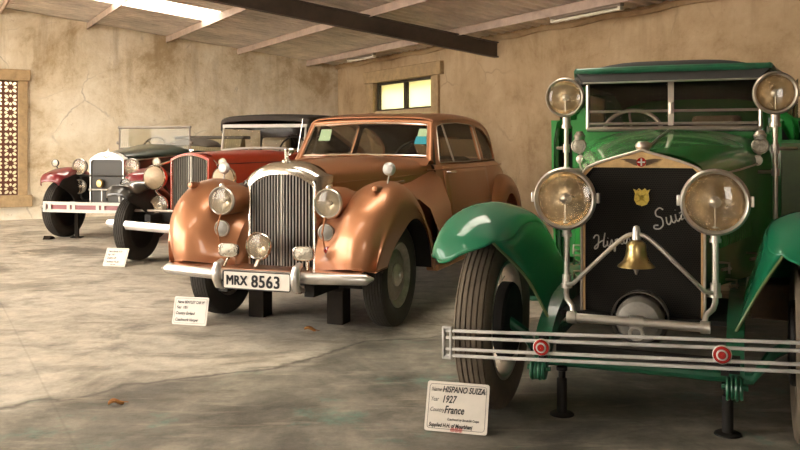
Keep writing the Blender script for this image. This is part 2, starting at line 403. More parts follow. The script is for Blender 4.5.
    for k, off, per in ((1, 6.89, 2.3), (0, .6, 3.4)):
        q = node(nt, 'ShaderNodeMath', _operation='ADD'); L(sj.outputs[k], q.inputs[0]); q.inputs[1].default_value = off + 100 * per * 0 + per * 40
        q2 = node(nt, 'ShaderNodeMath', _operation='PINGPONG'); L(q.outputs[0], q2.inputs[0]); q2.inputs[1].default_value = per / 2
        q3 = node(nt, 'ShaderNodeMapRange', From_Min=0.0, From_Max=.010, To_Min=.22, To_Max=0.0); L(q2.outputs[0], q3.inputs[0]); js.append(q3)
    jm = node(nt, 'ShaderNodeMath', _operation='MAXIMUM'); L(js[0].outputs[0], jm.inputs[0]); L(js[1].outputs[0], jm.inputs[1])
    m6 = node(nt, 'ShaderNodeMix', _data_type='RGBA'); L(jm.outputs[0], m6.inputs[0]); L(m5.outputs[2], m6.inputs[6]); m6.inputs[7].default_value = (.06, .05, .04, 1)
    n8 = node(nt, 'ShaderNodeTexNoise', Scale=4.5, Detail=10.0, Roughness=.78); L(tc.outputs['Object'], n8.inputs['Vector'])
    r8 = node(nt, 'ShaderNodeMapRange', From_Min=.36, From_Max=.64, To_Min=.62, To_Max=1.12); L(n8.outputs['Fac'], r8.inputs[0])
    m8 = node(nt, 'ShaderNodeMix', _data_type='RGBA', _blend_type='MULTIPLY'); m8.inputs[0].default_value = 1; L(m6.outputs[2], m8.inputs[6]); L(r8.outputs[0], m8.inputs[7])
    L(m8.outputs[2], p.inputs['Base Color'])
    rr = node(nt, 'ShaderNodeMapRange', From_Min=.3, From_Max=.7, To_Min=.42, To_Max=.75); L(n1.outputs['Fac'], rr.inputs[0]); L(rr.outputs[0], p.inputs['Roughness'])
    n7 = node(nt, 'ShaderNodeTexNoise', Scale=14.0, Detail=8.0, Roughness=.7); L(tc.outputs['Object'], n7.inputs['Vector'])
    b = node(nt, 'ShaderNodeBump', Strength=.25, Distance=.02); L(n7.outputs['Fac'], b.inputs['Height']); L(b.outputs[0], p.inputs['Normal'])
    return m
M['floor'] = floor_mat()
M['sheet'] = mat('corrugated roof sheet', (0.80, 0.73, 0.64), metal=.4, rough=.42, noise=.35, nscale=1.6)
M['skyblock'] = mat('sky blocking wall', (0.66, 0.60, 0.44), rough=.9, noise=.3, nscale=3)
M['ground'] = mat('pale bounce ground', (0.42, 0.36, 0.28), rough=.95)

# ------------------------------------------------------------------ room
def build_room():
    m = MB(); fr = 26
    rows = [[rm(U1 * i / fr, V1 * j / fr) for j in range(fr + 1)] for i in range(fr + 1)]
    m.grid(rows)
    e = [rm(-.3, -.3, -.2), rm(U1, -.3, -.2), rm(U1, V1, -.2), rm(-.3, V1, -.2)]
    m.add(e, [(0, 1, 2, 3)])
    struct(m.obj('floor', 'floor', smooth=0))
    g = MB(); g.add([rm(-30, -30, -.25), rm(60, -30, -.25), rm(60, 60, -.25), rm(-30, 60, -.25)], [(0, 1, 2, 3)])  # unseen ground, kept pale to bounce light up to the ceiling
    struct(g.obj('ground_outside', 'ground', smooth=0))
    # walls as slabs with openings; wall panel drawn in (s, z)
    def wall(name, p0, d, n, L, top, holes, m_, th=.3):
        w = MB()
        outer = densify([(0, 0), (L, 0), (L, top(L)), (0, top(0))], .5)
        for t in (0, th):
            holed(w, outer, holes, lambda x, y, t=t: p0 + d * x + n * t + Vector((0, 0, y)))
        for h in [outer] + holes:
            k = len(h)
            a = [p0 + d * x + Vector((0, 0, y)) for x, y in h]; b = [q + n * th for q in a]
            w.add(a + b, [(i, (i + 1) % k, k + (i + 1) % k, k + i) for i in range(k)])
        return struct(w.obj(name, m_, smooth=0))
    # back wall: u axis; lattice opening
    jw = (6.0, 7.35, .42, 2.36)
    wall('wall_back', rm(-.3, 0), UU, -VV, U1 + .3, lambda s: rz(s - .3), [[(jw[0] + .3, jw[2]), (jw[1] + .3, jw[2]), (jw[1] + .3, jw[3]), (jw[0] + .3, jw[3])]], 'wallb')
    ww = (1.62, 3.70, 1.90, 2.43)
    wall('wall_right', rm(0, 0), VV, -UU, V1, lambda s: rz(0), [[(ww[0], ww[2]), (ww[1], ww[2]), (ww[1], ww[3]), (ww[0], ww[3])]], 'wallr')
    # front wall behind the camera, wide doorways
    wall('wall_front', rm(-.3, V1), UU, VV, U1 + .3, lambda s: rz(s - .3), [[(6.6, 1.5), (7.2, 1.5), (7.2, 2.2), (6.6, 2.2)], [(10.9, .06), (12.8, .06), (12.8, 3.0), (10.9, 3.0)]], 'wallf')
    # left side: open bays between piers
    bays = []
    for a, b in ((.8, 4.6), (5.1, 9.2), (9.7, 12.6)):
        bays.append([(a, .06), (b, .06), (b, 4.1), (a, 4.1)])
    wall('wall_left', rm(U1, 0), VV, UU, V1, lambda s: rz(U1), bays, 'wallb')
    # corrugated roof
    m = MB(); pitch = .20; n = int((V1 + .6) / pitch)
    prof = []
    for i in range(n):
        v = -.3 + i * pitch
        prof += [(v, 0), (v + .07, 0), (v + .10, .05), (v + .17, .05)]
    prof.append((-.3 + n * pitch, 0))
    SK = [(3.48, 6.22, 2.3, 3.2), (3.48, 6.22, 10.6, 11.3), (7.65, 10.4, 2.3, 3.2), (7.65, 10.4, 6.6, 7.8), (7.65, 10.4, 11.9, 12.8)]
    us = [-.3, 0, .68, 2.1, 3.48, 4.8, 6.22, 7.65, 9, 10.4, 12, U1 + .6]
    rows = [[rm(u, v, rz(u) + h) for v, h in prof] for u in us]
    def skip(i, j): return any(us[i] >= sk[0] - 1e-6 and us[i + 1] <= sk[1] + 1e-6 and sk[2] < (prof[j][0] + prof[j + 1][0]) / 2 < sk[3] for sk in SK)
    m.grid(rows, skip=skip)
    struct(m.obj('ceiling', 'sheet', smooth=0))
    # translucent roof light
    mt = bpy.data.materials.new('translucent sheet'); mt.use_nodes = True; nt = mt.node_tree; nt.nodes.clear()
    o_ = node(nt, 'ShaderNodeOutputMaterial'); a_ = node(nt, 'ShaderNodeBsdfTransparent', Color=(1, .97, .92, 1)); b_ = node(nt, 'ShaderNodeBsdfTranslucent', Color=(.95, .9, .82, 1)); x_ = node(nt, 'ShaderNodeMixShader'); x_.inputs[0].default_value = .45
    nt.links.new(a_.outputs[0], x_.inputs[1]); nt.links.new(b_.outputs[0], x_.inputs[2]); nt.links.new(x_.outputs[0], o_.inputs[0])
    for k, sk in enumerate(SK):
        t = MB(); pv = [q for q in prof if sk[2] - .1 < q[0] < sk[3] + .1]
        t.grid([[rm(u, v, rz(u) + h + .012) for v, h in pv] for u in (sk[0] - .04, (sk[0] + sk[1]) / 2, sk[1] + .04)])
        struct(t.obj('window_%d' % (k + 3), mt, smooth=0))
    y = MB()  # added wall, hides the bright sky behind the lattice and side window
    for p0, p1 in ((rm(-2, -1.6), rm(13, -1.6)), (rm(-1.8, -1.6), rm(-1.8, 18))):
        d = (p1 - p0).normalized(); n_ = Vector((-d.y, d.x, 0)) * .1; zt = Vector((0, 0, 3.4)); zb = Vector((0, 0, -.2))
        y.add([q + e for q in (p0 - n_, p0 + n_, p1 + n_, p1 - n_) for e in (zb, zt)], [(0, 2, 3, 1), (2, 4, 5, 3), (4, 6, 7, 5), (6, 0, 1, 7), (1, 3, 5, 7)])
    struct(y.obj('wall_sky_blocker', 'skyblock', smooth=0))
    # purlins: steel angles along v
    k = 1
    for u in (.66, 2.10, 3.46, 4.85, 6.24, 7.63, 9.0, 10.4, 11.8):
        m = MB(); z = rz(u)
        for (du, dz, w, h) in ((0, -.012, .075, .014), (.035, -.062, .012, .105)):
            vs = []
            for v in (-.28, V1 + .2):
                for a, b in ((-1, -1), (1, -1), (1, 1), (-1, 1)): vs.append(rm(u + du + a * w / 2, v, z + dz + b * h / 2))
            m.add(vs, [(0, 1, 2, 3), (7, 6, 5, 4), (0, 4, 5, 1), (1, 5, 6, 2), (2, 6, 7, 3), (3, 7, 4, 0)])
        struct(m.obj('trim_%d' % k, 'steelp', smooth=0)); k += 1
    # rafters: I beams along u
    for v in (5.5, 11.6, 17.6):
        m = MB()
        for dz, w, h in ((-.105, .10, .014), (-.215, .014, .20), (-.318, .10, .016)):
            vs = []
            for u in (-.02, U1 + .02):
                for a, b in ((-1, -1), (1, -1), (1, 1), (-1, 1)): vs.append(rm(u, v + a * w / 2, rz(u) + dz + b * h / 2 + .0))
            m.add(vs, [(0, 1, 2, 3), (7, 6, 5, 4), (0, 4, 5, 1), (1, 5, 6, 2), (2, 6, 7, 3), (3, 7, 4, 0)])
        struct(m.obj('trim_%d' % k, 'beam', smooth=0)); k += 1
    # mortar fillet at the roof line, right wall
    m = MB(); m.tube([rm(.02, v, rz(0) - .02 + .015 * sin(v * 5)) for v in [i * .25 for i in range(0, 82)]], .055, 6)
    struct(m.obj('trim_%d' % k, 'wallr')); k += 1
    # ---- lattice window (back wall)
    fr_ = MB(); u0, u1, z0, z1 = jw
    def rb(mb, ua, ub, va, vb, za, zb):
        vs = [rm(u, v, z) for u in (ua, ub) for v in (va, vb) for z in (za, zb)]
        mb.add(vs, [(0, 1, 3, 2), (4, 6, 7, 5), (0, 4, 5, 1), (2, 3, 7, 6), (0, 2, 6, 4), (1, 5, 7, 3)])
    rb(fr_, u0 - .15, u0, -.1, .05, z0, z1); rb(fr_, u1, u1 + .26, -.1, .05, z0, z1)
    rb(fr_, u0 - .19, u1 + .34, -.1, .09, z1, z1 + .19); rb(fr_, u0 - .22, u1 + .36, -.1, .10, z0 - .20, z0)
    w1 = struct(fr_.obj('window_1', 'stone', smooth=0, bevel=.012))
    # lattice panel: four petal flowers cut between square bars
    lt = MB(); cell = .225; nu = 6; nz = 9; cu = (u1 - u0) / nu; cz = (z1 - z0) / nz
    for vv in (-.055, -.025):
        holes = []
        for i in range(nu):
            for j in range(nz):
                cx, cy_ = u0 + (i + .5) * cu, z0 + (j + .5) * cz
                for q in range(8):
                    a = q * pi / 4; r0, r1 = .20, (.44 if q % 2 == 0 else .56); w = .10 if q % 2 == 0 else .115
                    pts = []
                    for k2 in range(8):
                        b = 2 * pi * k2 / 8; x = (r0 + r1) / 2 + (r1 - r0) / 2 * cos(b); y = w * sin(b)
                        pts.append((cx + cu * (x * cos(a) - y * sin(a)), cy_ + cz * (x * sin(a) + y * cos(a))))
                    holes.append(pts)
        holed(lt, [(u0, z0), (u1, z0), (u1, z1), (u0, z1)], holes, lambda x, y, vv=vv: rm(x, vv, y))
    lt.obj('lattice_screen', 'lattice', w1, smooth=0)
    # ---- right wall window
    fr_ = MB(); v0, v1_, z0, z1 = ww
    def rv(mb, va, vb, ua, ub, za, zb): rb(mb, ua, ub, va, vb, za, zb)
    rv(fr_, v0 - .26, v0, -.1, .05, z0 - 1.0, z1); rv(fr_, v1_, v1_ + .22, -.1, .05, z0 - 1.0, z1)
    rv(fr_, v0 - .33, v1_ + .34, -.1, .08, z1, z1 + .22)
    w2 = struct(fr_.obj('window_2', 'stone', smooth=0, bevel=.012))
    c_ = MB()
    for a, b in ((v0, v0 + .06), (v1_ - .05, v1_), ((v0 + v1_) / 2 - .04, (v0 + v1_) / 2 + .05)): rv(c_, a, b, -.16, -.05, z0, z1)
    rv(c_, v0, v1_, -.16, -.05, z1 - .04, z1); rv(c_, v0, v1_, -.16, -.045, z0 - .06, z0 + .03); rv(c_, v0, v1_, -.3, -.02, z0 - .10, z0 - .06)
    c_.obj('window_frame', 'timber', w2, smooth=0)
    gm, nt, p = new_mat('patterned obscured glass'); L = nt.links.new
    tc = node(nt, 'ShaderNodeTexCoord'); vo = node(nt, 'ShaderNodeTexVoronoi', Scale=16.0); L(tc.outputs['Object'], vo.inputs['Vector'])
    r = nt.nodes.new('ShaderNodeValToRGB'); L(vo.outputs['Distance'], r.inputs[0]); r.color_ramp.elements[0].color = (1, 1, .92, 1); r.color_ramp.elements[1].color = (.62, .64, .48, 1); r.color_ramp.elements[1].position = .55
    nt.nodes.remove(p); out = [n for n in nt.nodes if n.type == 'OUTPUT_MATERIAL'][0]
    tr = node(nt, 'ShaderNodeBsdfTransparent'); L(r.outputs[0], tr.inputs[0]); df = node(nt, 'ShaderNodeBsdfTranslucent', Color=(.80, .82, .64, 1)); mx = node(nt, 'ShaderNodeMixShader'); mx.inputs[0].default_value = .75
    L(tr.outputs[0], mx.inputs[1]); L(df.outputs[0], mx.inputs[2]); L(mx.outputs[0], out.inputs[0])
    g = MB(); rv(g, v0 + .05, v1_ - .05, -.12, -.11, z0, z1 - .03); g.obj('window_pane', gm, w2, smooth=0)
build_room()

# tube lamps under the purlin beside the side wall
for i, (va, vb, lab) in enumerate(((1.75, 2.78, 'white tube lamp on a batten above the small obscured window'), (7.5, 8.72, 'white tube lamp on a batten above the green vintage car, near the roof beam end'))):
    u = .62; z = rz(u)
    t = thing('tube_lamp', lab, 'lamp', rm(u, (va + vb) / 2, z - .16), 0, 'tube lamps under the roof')
    inv = lambda p: p - rm(u, (va + vb) / 2, z - .16)
    m = MB()
    vs = [inv(rm(u + a * .03, v, z - .115 + b * .018)) for v in (va, vb) for a, b in ((-1, -1), (1, -1), (1, 1), (-1, 1))]
    m.add(vs, [(0, 1, 2, 3), (7, 6, 5, 4), (0, 4, 5, 1), (1, 5, 6, 2), (2, 6, 7, 3), (3, 7, 4, 0)]); m.obj('batten', 'fitting', t, smooth=0)
    m = MB(); m.tube([inv(rm(u, va + .02, z - .16)), inv(rm(u, vb - .02, z - .16))], .02, 12); m.obj('glass_tube', 'tube', t)
    m = MB()
    for v in (va + .03, vb - .03): m.box(inv(rm(u, v, z - .145)), (.04, .05, .06), rz=ROT)
    m.obj('lamp_holder', 'tube', t, smooth=0)

# ------------------------------------------------------------------ shared car pieces
def headlamp(par, c, R, depth=.8, shell='nickel', rimm='nickel', refl='reflector', name='headlamp', yaw=0, rimw=.12, flute=False, bulb=True, nn=36):
    """lamp facing -y (towards the front), centre of its lens at c"""
    c = Vector(c); RY = Matrix.Rotation(yaw, 3, 'Z'); T = lambda p: c + RY @ p
    m = MB(); D = R * depth
    m.lathe([(R * .97, .0), (R * .98, D * .12), (R * .94, D * .35), (R * .80, D * .62), (R * .55, D * .85), (R * .25, D * .97), (.001, D)], n=nn)
    s = m.xf(T).obj(name, shell, par)
    m = MB(); w = R * rimw
    m.lathe([(R - w, -.2 * w), (R - w * .85, -w * .7), (R - w * .4, -w * 1.1), (R, -w * .7), (R + w * .15, w * .1), (R * .985, w * .6), (R - w, w * .2), (R - w, -.2 * w)], n=nn); m.xf(T).obj('rim', rimm, s)
    m = MB(); q = R - w
    m.lathe([(q, .004), (q * .92, D * .22), (q * .7, D * .48), (q * .42, D * .62), (q * .18, D * .68), (.001, D * .69)], n=nn); m.xf(T).obj('reflector', refl, s)
    if bulb:
        m = MB(); m.lathe([(.001, -.0), (R * .13, .004), (R * .19, D * .10), (R * .17, D * .3), (R * .06, D * .62)], n=16, o=(0, D * .05, 0)); m.tube([(0, D * .1, 0), (0, D * .12, -q * .9)], R * .022, 5); m.xf(T).obj('bulb', 'tarnish', s)
    m = MB(); m.lathe([(q * 1.01, 0), (q * .8, -R * .045), (q * .5, -R * .075), (q * .25, -R * .088), (.001, -R * .09)], n=nn)
    m.xf(T).obj('lens', 'lens', s)
    return s
def roundlamp(par, c, R, body='nickel', face='ylens', name='lamp', depth=.8, sx=1, sz=1, nn=24, sq=1):
    c = Vector(c); m = MB(); D = R * depth
    m.lathe([(R * .86, -.02 * R), (R * .92, -R * .13), (R, -R * .08), (R * 1.02, R * .1), (R * .9, D * .5), (R * .5, D * .9), (.001, D)], n=nn, sx=sx, sz=sz, o=c, sq=sq)
    s = m.obj(name, body, par)
    m = MB(); m.lathe([(R * .87, -R * .02), (R * .6, -R * .08), (.001, -R * .10)], n=nn, sx=sx, sz=sz, o=c, sq=sq); m.obj('lens', face, s)
    return s
def wheel(par, c, R, w, rim, side, style='disc', tyre='rubber', disc='wheelgrey', grooves=5, n=64):
    """side=+1: outer face towards +x; object origin at car origin"""
    c = Vector(c); m = MB(); h = w / 2
    # tyre section, from inner bead over the tread to outer bead
    pr = [(rim * .97, -h * .62), (rim * 1.06, -h * .82), (rim + (R - rim) * .45, -h * 1.0), (rim + (R - rim) * .8, -h * .93), (R * .972, -h * .80)]
    k = grooves
    for i in range(k + 1):
        x0 = -h * .76 + (h * 1.52) * i / (k + 1); x1 = -h * .76 + (h * 1.52) * (i + 1) / (k + 1); g = (x1 - x0) * .16
        cr0 = R * (1 - .018 * abs(x0 / h) ** 2 * 1.6); cr1 = R * (1 - .018 * abs(x1 / h) ** 2 * 1.6)
        pr += [(cr0 - .012, x0), (cr0 - .012, x0 + g * .5), (cr0, x0 + g), (cr1, x1 - g), (cr1 - .012, x1 - g * .5)]
    pr += [(R * .972, h * .80), (rim + (R - rim) * .8, h * .93), (rim + (R - rim) * .45, h * 1.0), (rim * 1.06, h * .82), (rim * .97, h * .62)]
    m.lathe(pr, ax='x', n=n, o=c)
    t = m.obj('wheel', tyre, par, smooth=30)
    m = MB(); s = side
    if style == 'disc':
        m.lathe([(rim * 1.03, s * h * .80), (rim * 1.0, s * h * .84), (rim * .95, s * h * .70), (rim * .86, s * h * .48), (rim * .80, s * h * .42), (rim * .72, s * h * .55), (rim * .55, s * h * .62), (rim * .40, s * h * .50), (rim * .34, s * h * .52)], ax='x', n=n, o=c)
        m.lathe([(rim * 1.0, -s * h * .70), (rim * .85, -s * h * .45), (rim * .6, -s * h * .3), (.02, -s * h * .25)], ax='x', n=32, o=c)
        m.obj('wheel_disc', disc, t)
        m = MB(); m.lathe([(rim * .36, s * h * .48), (rim * .36, s * h * .66), (rim * .28, s * h * .82), (rim * .14, s * h * .90), (rim * .13, s * h * 1.02), (.001, s * h * 1.04)], ax='x', n=24, o=c); m.obj('hub_cap', 'nickel', t)
    else:
        m.lathe([(rim * 1.04, h * .78), (rim * .98, h * .80), (rim * .93, h * .55), (rim * .93, -h * .55), (rim * .98, -h * .80), (rim * 1.04, -h * .78)], ax='x', n=n, o=c)
        m.lathe([(.001, s * h * 1.3), (.035, s * h * 1.3), (.045, s * h * 1.0), (.06, s * h * .4), (.06, -s * h * .6)], ax='x', n=20, o=c)
        for i in range(32):
            a = 2 * pi * i / 32; b = a + (.35 if i % 2 else -.35); x0 = s * h * (.9 if i % 4 < 2 else -.5)
            m.tube([c + Vector((x0, .055 * cos(b), .055 * sin(b))), c + Vector((0, rim * .94 * cos(a), rim * .94 * sin(a)))], .0035, 5, cap=False)
        m.obj('wheel_rim', disc, t)
        m = MB(); m.lathe([(.001, -s * h * 1.15), (rim * .62, -s * h * 1.15), (rim * .66, -s * h * 1.0), (rim * .66, -s * h * .45), (.05, -s * h * .4)], ax='x', n=32, o=c); m.obj('brake_drum', 'dark', t)
    return t
def ctrl_wing(side, prof, cols):
    """prof: list of (b, z, a_shift); cols: list of (a, db, dz)"""
    net = []
    for b, z, k in prof:
        net.append([(side * (a + k[0]), b + db * k[1], z + dz * k[2]) for a, db, dz in cols])
    return net
def arch(w, zs, zt, b, zb, wb, n=18, p=2.0, lower=4):
    """cross-section, from bottom right over the top to bottom left"""
    L = []
    for i in range(lower): t = i / lower; L.append((wb + (w - wb) * t ** .8, b, zb + (zs - zb) * t))
    for i in range(n + 1):
        t = pi * i / n; c, s_ = cos(t), sin(t)
        L.append((w * math.copysign(abs(c) ** (2 / p), c), b, zs + (zt - zs) * abs(s_) ** (2 / p)))
    for i in range(lower - 1, -1, -1): t = i / lower; L.append((-(wb + (w - wb) * t ** .8), b, zb + (zs - zb) * t))
    return L
def bar(pts, hw, hh, mb):
    """rectangular section bar following pts; hw depth (y), hh half height (z)"""
    rows = [[(x, y - hw, z - hh), (x, y + hw, z - hh), (x, y + hw, z + hh), (x, y - hw, z + hh)] for x, y, z in pts]
    mb.grid(rows, cv=True); mb.fan(rows[0]); mb.fan(rows[-1]); return mb

# ================================================================== GREEN CAR
def green_car():
    G = thing('vintage_car', 'green 1920s vintage car with a brass bell in front of its black radiator', 'car', (1.09, 3.83, 0), -radians(22.5))
    # --- radiator
    hw = .268
    m = MB()
    pts = []
    for i in range(21):  # outer outline of the shell, low peaked top
        t = i / 20; a = -hw + 2 * hw * t
    def topz(a): return 1.150 + (.075) * (1 - abs(a) / hw) ** 1.05 + .022 * (1 - (abs(a) / hw) ** 6)
    out = [(-hw, .45)] + [(-hw + 2 * hw * i / 24, topz(-hw + 2 * hw * i / 24)) for i in range(25)] + [(hw, .45)]
    out[1] = (-hw, 1.135); out[-2] = (hw, 1.135)
    inn = [(-hw + .016, .462), (-hw + .016, 1.13), (-hw + .05, 1.168), (hw - .05, 1.168), (hw - .016, 1.13), (hw - .016, .462)]
    f0 = lambda x, y: (x, -.012, y)
    holed(m, out, [inn], f0)
    n = len(out); m.add([(x, -.012, z) for x, z in out] + [(x, .10, z) for x, z in out], [(i, i + 1, n + i + 1, n + i) for i in range(n - 1)])
    n = len(inn); m.add([(x, -.012, z) for x, z in inn] + [(x, .012, z) for x, z in inn], [(i, (i + 1) % n, n + (i + 1) % n, n + i) for i in range(n)])
    rad = m.obj('radiator', 'hdr', G)
    # thin nickel edge
    m = MB(); m.tube([(x, -.014, z) for x, z in out], .0065, 6); m.obj('radiator_edge', 'tarnish', rad)
    gm, nt, p = new_mat('honeycomb core'); L = nt.links.new
    tc = node(nt, 'ShaderNodeTexCoord'); mp = node(nt, 'ShaderNodeMapping'); mp.inputs['Rotation'].default_value = (pi / 2, 0, 0); L(tc.outputs['Object'], mp.inputs[0])
    vo = node(nt, 'ShaderNodeTexBrick', Scale=1.0, Mortar_Size=.0016, Brick_Width=.0105, Row_Height=.0085); L(mp.outputs[0], vo.inputs['Vector'])
    vo.inputs['Color1'].default_value = (.002, .002, .002, 1); vo.inputs['Color2'].default_value = (.003, .003, .003, 1); vo.inputs['Mortar'].default_value = (.020, .017, .013, 1); p.inputs['Specular IOR Level'].default_value = .1
    L(vo.outputs['Color'], p.inputs['Base Color']); p.inputs['Roughness'].default_value = .5
    m = MB(); m.fan([(x, .004, z) for x, z in inn]); m.obj('honeycomb', gm, rad, smooth=0)
    m = MB(); m.lathe([(.001, .026), (.022, .024), (.034, .012), (.036, 0), (.03, -.012)], o=(0, .05, 1.262), ax='z', n=20); m.lathe([(.028, -.02), (.03, 0)], o=(0, .05, 1.25), ax='z', n=20)
    m.obj('filler_cap', 'tarnish', rad)
    # winged emblem: two feather wings and a red roundel with a white cross
    m = MB()
    for s in (-1, 1):
        for k in range(4):
            z0 = 1.2 - k * .0065; x1 = .095 - k * .017
            m.add([(s * .018, -.017, z0 - .004), (s * .02, -.017, z0 + .004), (s * (x1 * .6), -.017, z0 + .009 - k * .002), (s * x1, -.017, z0 + .004), (s * x1 * .7, -.017, z0 - .001)], [(0, 1, 2, 3, 4)])
    em = m.obj('emblem', 'brown', rad, smooth=0, solid=.004)
    m = MB(); m.disc((0, -.0195, 1.193), .021, n=24); m.obj('emblem_roundel', 'redlens', em, smooth=0, solid=.003)
    m = MB(); m.box((0, -.0225, 1.193), (.032, .002, .006)); m.box((0, -.0225, 1.193), (.006, .002, .032)); m.obj('emblem_cross', 'whitep', em, smooth=0)
    # crest badge
    m = MB(); cz = 1.035
    sh = [(-.026, .018), (-.03, -.012), (-.02, -.032), (0, -.040), (.02, -.032), (.03, -.012), (.026, .018), (.033, .036), (.02, .03), (.012, .04), (0, .03), (-.012, .04), (-.02, .03), (-.033, .036)]
    m.prism([(x * 1.1, cz + z) for x, z in sh], lambda u, v, w: (u, w, v), -.002, -.012)
    m.tube([(-.02, -.015, cz + .018), (0, -.017, cz - .005), (.02, -.015, cz + .018)], .003, 5); m.tube([(-.015, -.015, cz - .02), (0, -.017, cz - .008), (.015, -.015, cz - .02)], .003, 5); m.lathe([(.001, -.02), (.009, -.014), (.01, -.01)], o=(0, 0, cz), n=12)
    m.obj('crest_badge', 'gold', rad)
    # script lettering, written stroke by stroke
    def script(strokes, ox, oz, sc, rot, nm):
        mm = MB(); c, s_ = cos(rot), sin(rot)
        for st in strokes:
            P = cr([(x, y) for x, y in st], max(8, len(st) * 4))
            mm.tube([(ox + sc * (x * c - y * s_), -.016, oz + sc * (x * s_ + y * c)) for x, y in P], .0032, 5)
        return mm.obj(nm, 'whitep', rad)
    Hs = [[(-.1, .75), (.1, .95), (.3, .85), (.2, .4), (.05, .05), (-.15, -.02), (-.1, .15), (.3, .4), (.6, .5)], [(.8, 1.0), (.65, .6), (.5, .1), (.6, 0), (.75, .12)]]
    i_ = [[(.85, .4), (.8, .1), (.88, 0), (1.0, .12)], [(.92, .58), (.93, .6)]]
    s1 = [[(1.0, .1), (1.18, .42), (1.2, .2), (1.1, .0), (1.0, .05)], [(1.2, .05), (1.35, .12)]]
    p_ = [[(1.45, .42), (1.38, .1), (1.25, -.4), (1.2, -.35), (1.35, -.05)], [(1.42, .3), (1.6, .42), (1.66, .2), (1.5, .02), (1.4, .1)]]
    a_ = [[(2.05, .38), (1.85, .4), (1.76, .15), (1.85, 0), (2.0, .15), (2.05, .38), (2.02, .08), (2.1, .0), (2.2, .1)]]
    n_ = [[(2.25, .38), (2.2, .0), (2.25, .2), (2.42, .4), (2.46, .2), (2.44, .02), (2.55, .1)]]
    o_ = [[(2.8, .38), (2.65, .3), (2.66, .06), (2.8, .0), (2.92, .15), (2.85, .36), (2.8, .38)]]
    script(Hs + i_ + s1 + p_ + a_ + n_ + o_, -.197, .798, .062, radians(12), 'script_lettering')
    Su = [[(.75, .85), (.6, 1.0), (.35, .9), (.3, .65), (.5, .45), (.45, .1), (.2, -.05), (-.05, .05), (0, .2), (.2, .15)]]
    uu = [[(.75, .42), (.68, .1), (.78, 0), (.95, .2), (1.0, .42), (.96, .1), (1.05, .0), (1.15, .1)]]
    ii = [[(1.25, .4), (1.2, .1), (1.28, 0), (1.4, .12)], [(1.32, .6), (1.33, .62)]]
    zz = [[(1.45, .38), (1.68, .4), (1.5, .2), (1.45, .02), (1.6, .05), (1.72, .02)]]
    aa = [[(2.08, .38), (1.88, .4), (1.8, .15), (1.88, 0), (2.03, .15), (2.08, .38), (2.05, .08), (2.15, .0), (2.25, .12)]]
    script(Su + uu + ii + zz + aa, .062, .895, .082, radians(22), 'script_lettering')

    # --- bonnet
    sec = []
    for b, w, zs, zt, zb, wb in ((.10, .262, 1.13, 1.235, .62, .262), (.35, .315, 1.135, 1.265, .60, .31), (.7, .40, 1.15, 1.30, .58, .38), (1.0, .46, 1.165, 1.325, .56, .44), (1.25, .50, 1.18, 1.345, .55, .50), (1.42, .56, 1.20, 1.365, .52, .58)):
        sec.append(arch(w, zs, zt, b, zb, wb, p=2.15))
    m = MB(); m.grid(surf(sec, 22, len(sec[0]) * 2))
    bon = m.obj('bonnet', 'greenb', G, smooth=50)
    m = MB()
    for s in (-1, 1):  # side louvres and hinge line
        for i in range(16):
            b = .36 + i * .045; w = .315 + (b - .35) * .2
            m.box((s * (w + .002), b, .93), (.012, .012, .30), rz=-s * .22)
        m.box((s * .382, .70, .93), (.008, .70, .02), rz=-s * .197)
    m.obj('bonnet_louvre', 'greenb', bon, smooth=0)
    m = MB()
    m.tube([(0, b, z + .004) for b, z in ((.10, 1.235), (.35, 1.266), (.7, 1.302), (1.0, 1.327), (1.3, 1.352))], .006, 6)
    for s in (-1, 1): m.tube([(s * w, b, z) for b, w, z in ((.1, .264, 1.125), (.35, .318, 1.13), (.7, .404, 1.145), (1.0, .464, 1.16), (1.25, .503, 1.175))], .005, 6)
    m.obj('bonnet_hinge', 'tarnish', bon)
    # handles and catches beside the bonnet
    m = MB()
    for s in (-1, 1):
        for b, z in ((.3, .72), (.45, .62), (.9, .70)):
            w = .31 + (b - .3) * .2
            m.tube([(s * w, b, z), (s * (w + .05), b - .01, z), (s * (w + .05), b - .01, z - .05)], .006, 6)
            m.tube([(s * (w + .02), b - .03, z - .03), (s * (w + .055), b + .03, z - .03)], .008, 6)
    m.obj('bonnet_catch', 'tarnish', bon)

    # --- scuttle, windscreen and body
    def frame_fn(b0, sl): return lambda x, y: (x, b0 + (y - 1.38) * sl, y)
    m = MB()   # front face of the body between screen and sides
    outer = densify([(-.73, .55), (.73, .55), (.745, 1.0), (.745, 1.43), (.58, 1.43), (.57, 1.72), (-.57, 1.72), (-.58, 1.43), (-.75, 1.43), (-.745, 1.0)], .1)
    hole = roundpoly([(-.52, 1.36), (.52, 1.36), (.50, 1.69), (-.50, 1.69)], .03)
    hl_ = [(-.695, .95), (-.61, .95), (-.61, 1.39), (-.695, 1.39)]; hr_ = [(.62, 1.30), (.72, 1.30), (.72, 1.41), (.62, 1.41)]
    for t in (0, .03): holed(m, outer, [hole, hl_, hr_], lambda x, y, t=t: (x, 1.50 + t + .03 * (abs(x) / .7) ** 2, y))
    for h in (outer, hole, hl_, hr_):
        k = len(h); m.add([(x, 1.50 + .03 * (abs(x) / .7) ** 2, y) for x, y in h] + [(x, 1.53 + .03 * (abs(x) / .7) ** 2, y) for x, y in h], [(i, (i + 1) % k, k + (i + 1) % k, k + i) for i in range(k)])
    sc_ = m.obj('scuttle', 'greenb', G, smooth=30)
    m = MB(); m.box((.675, 1.512, 1.04), (.115, .012, .48)); m.obj('scuttle_panel', 'greenp', sc_, smooth=0, bevel=.004)
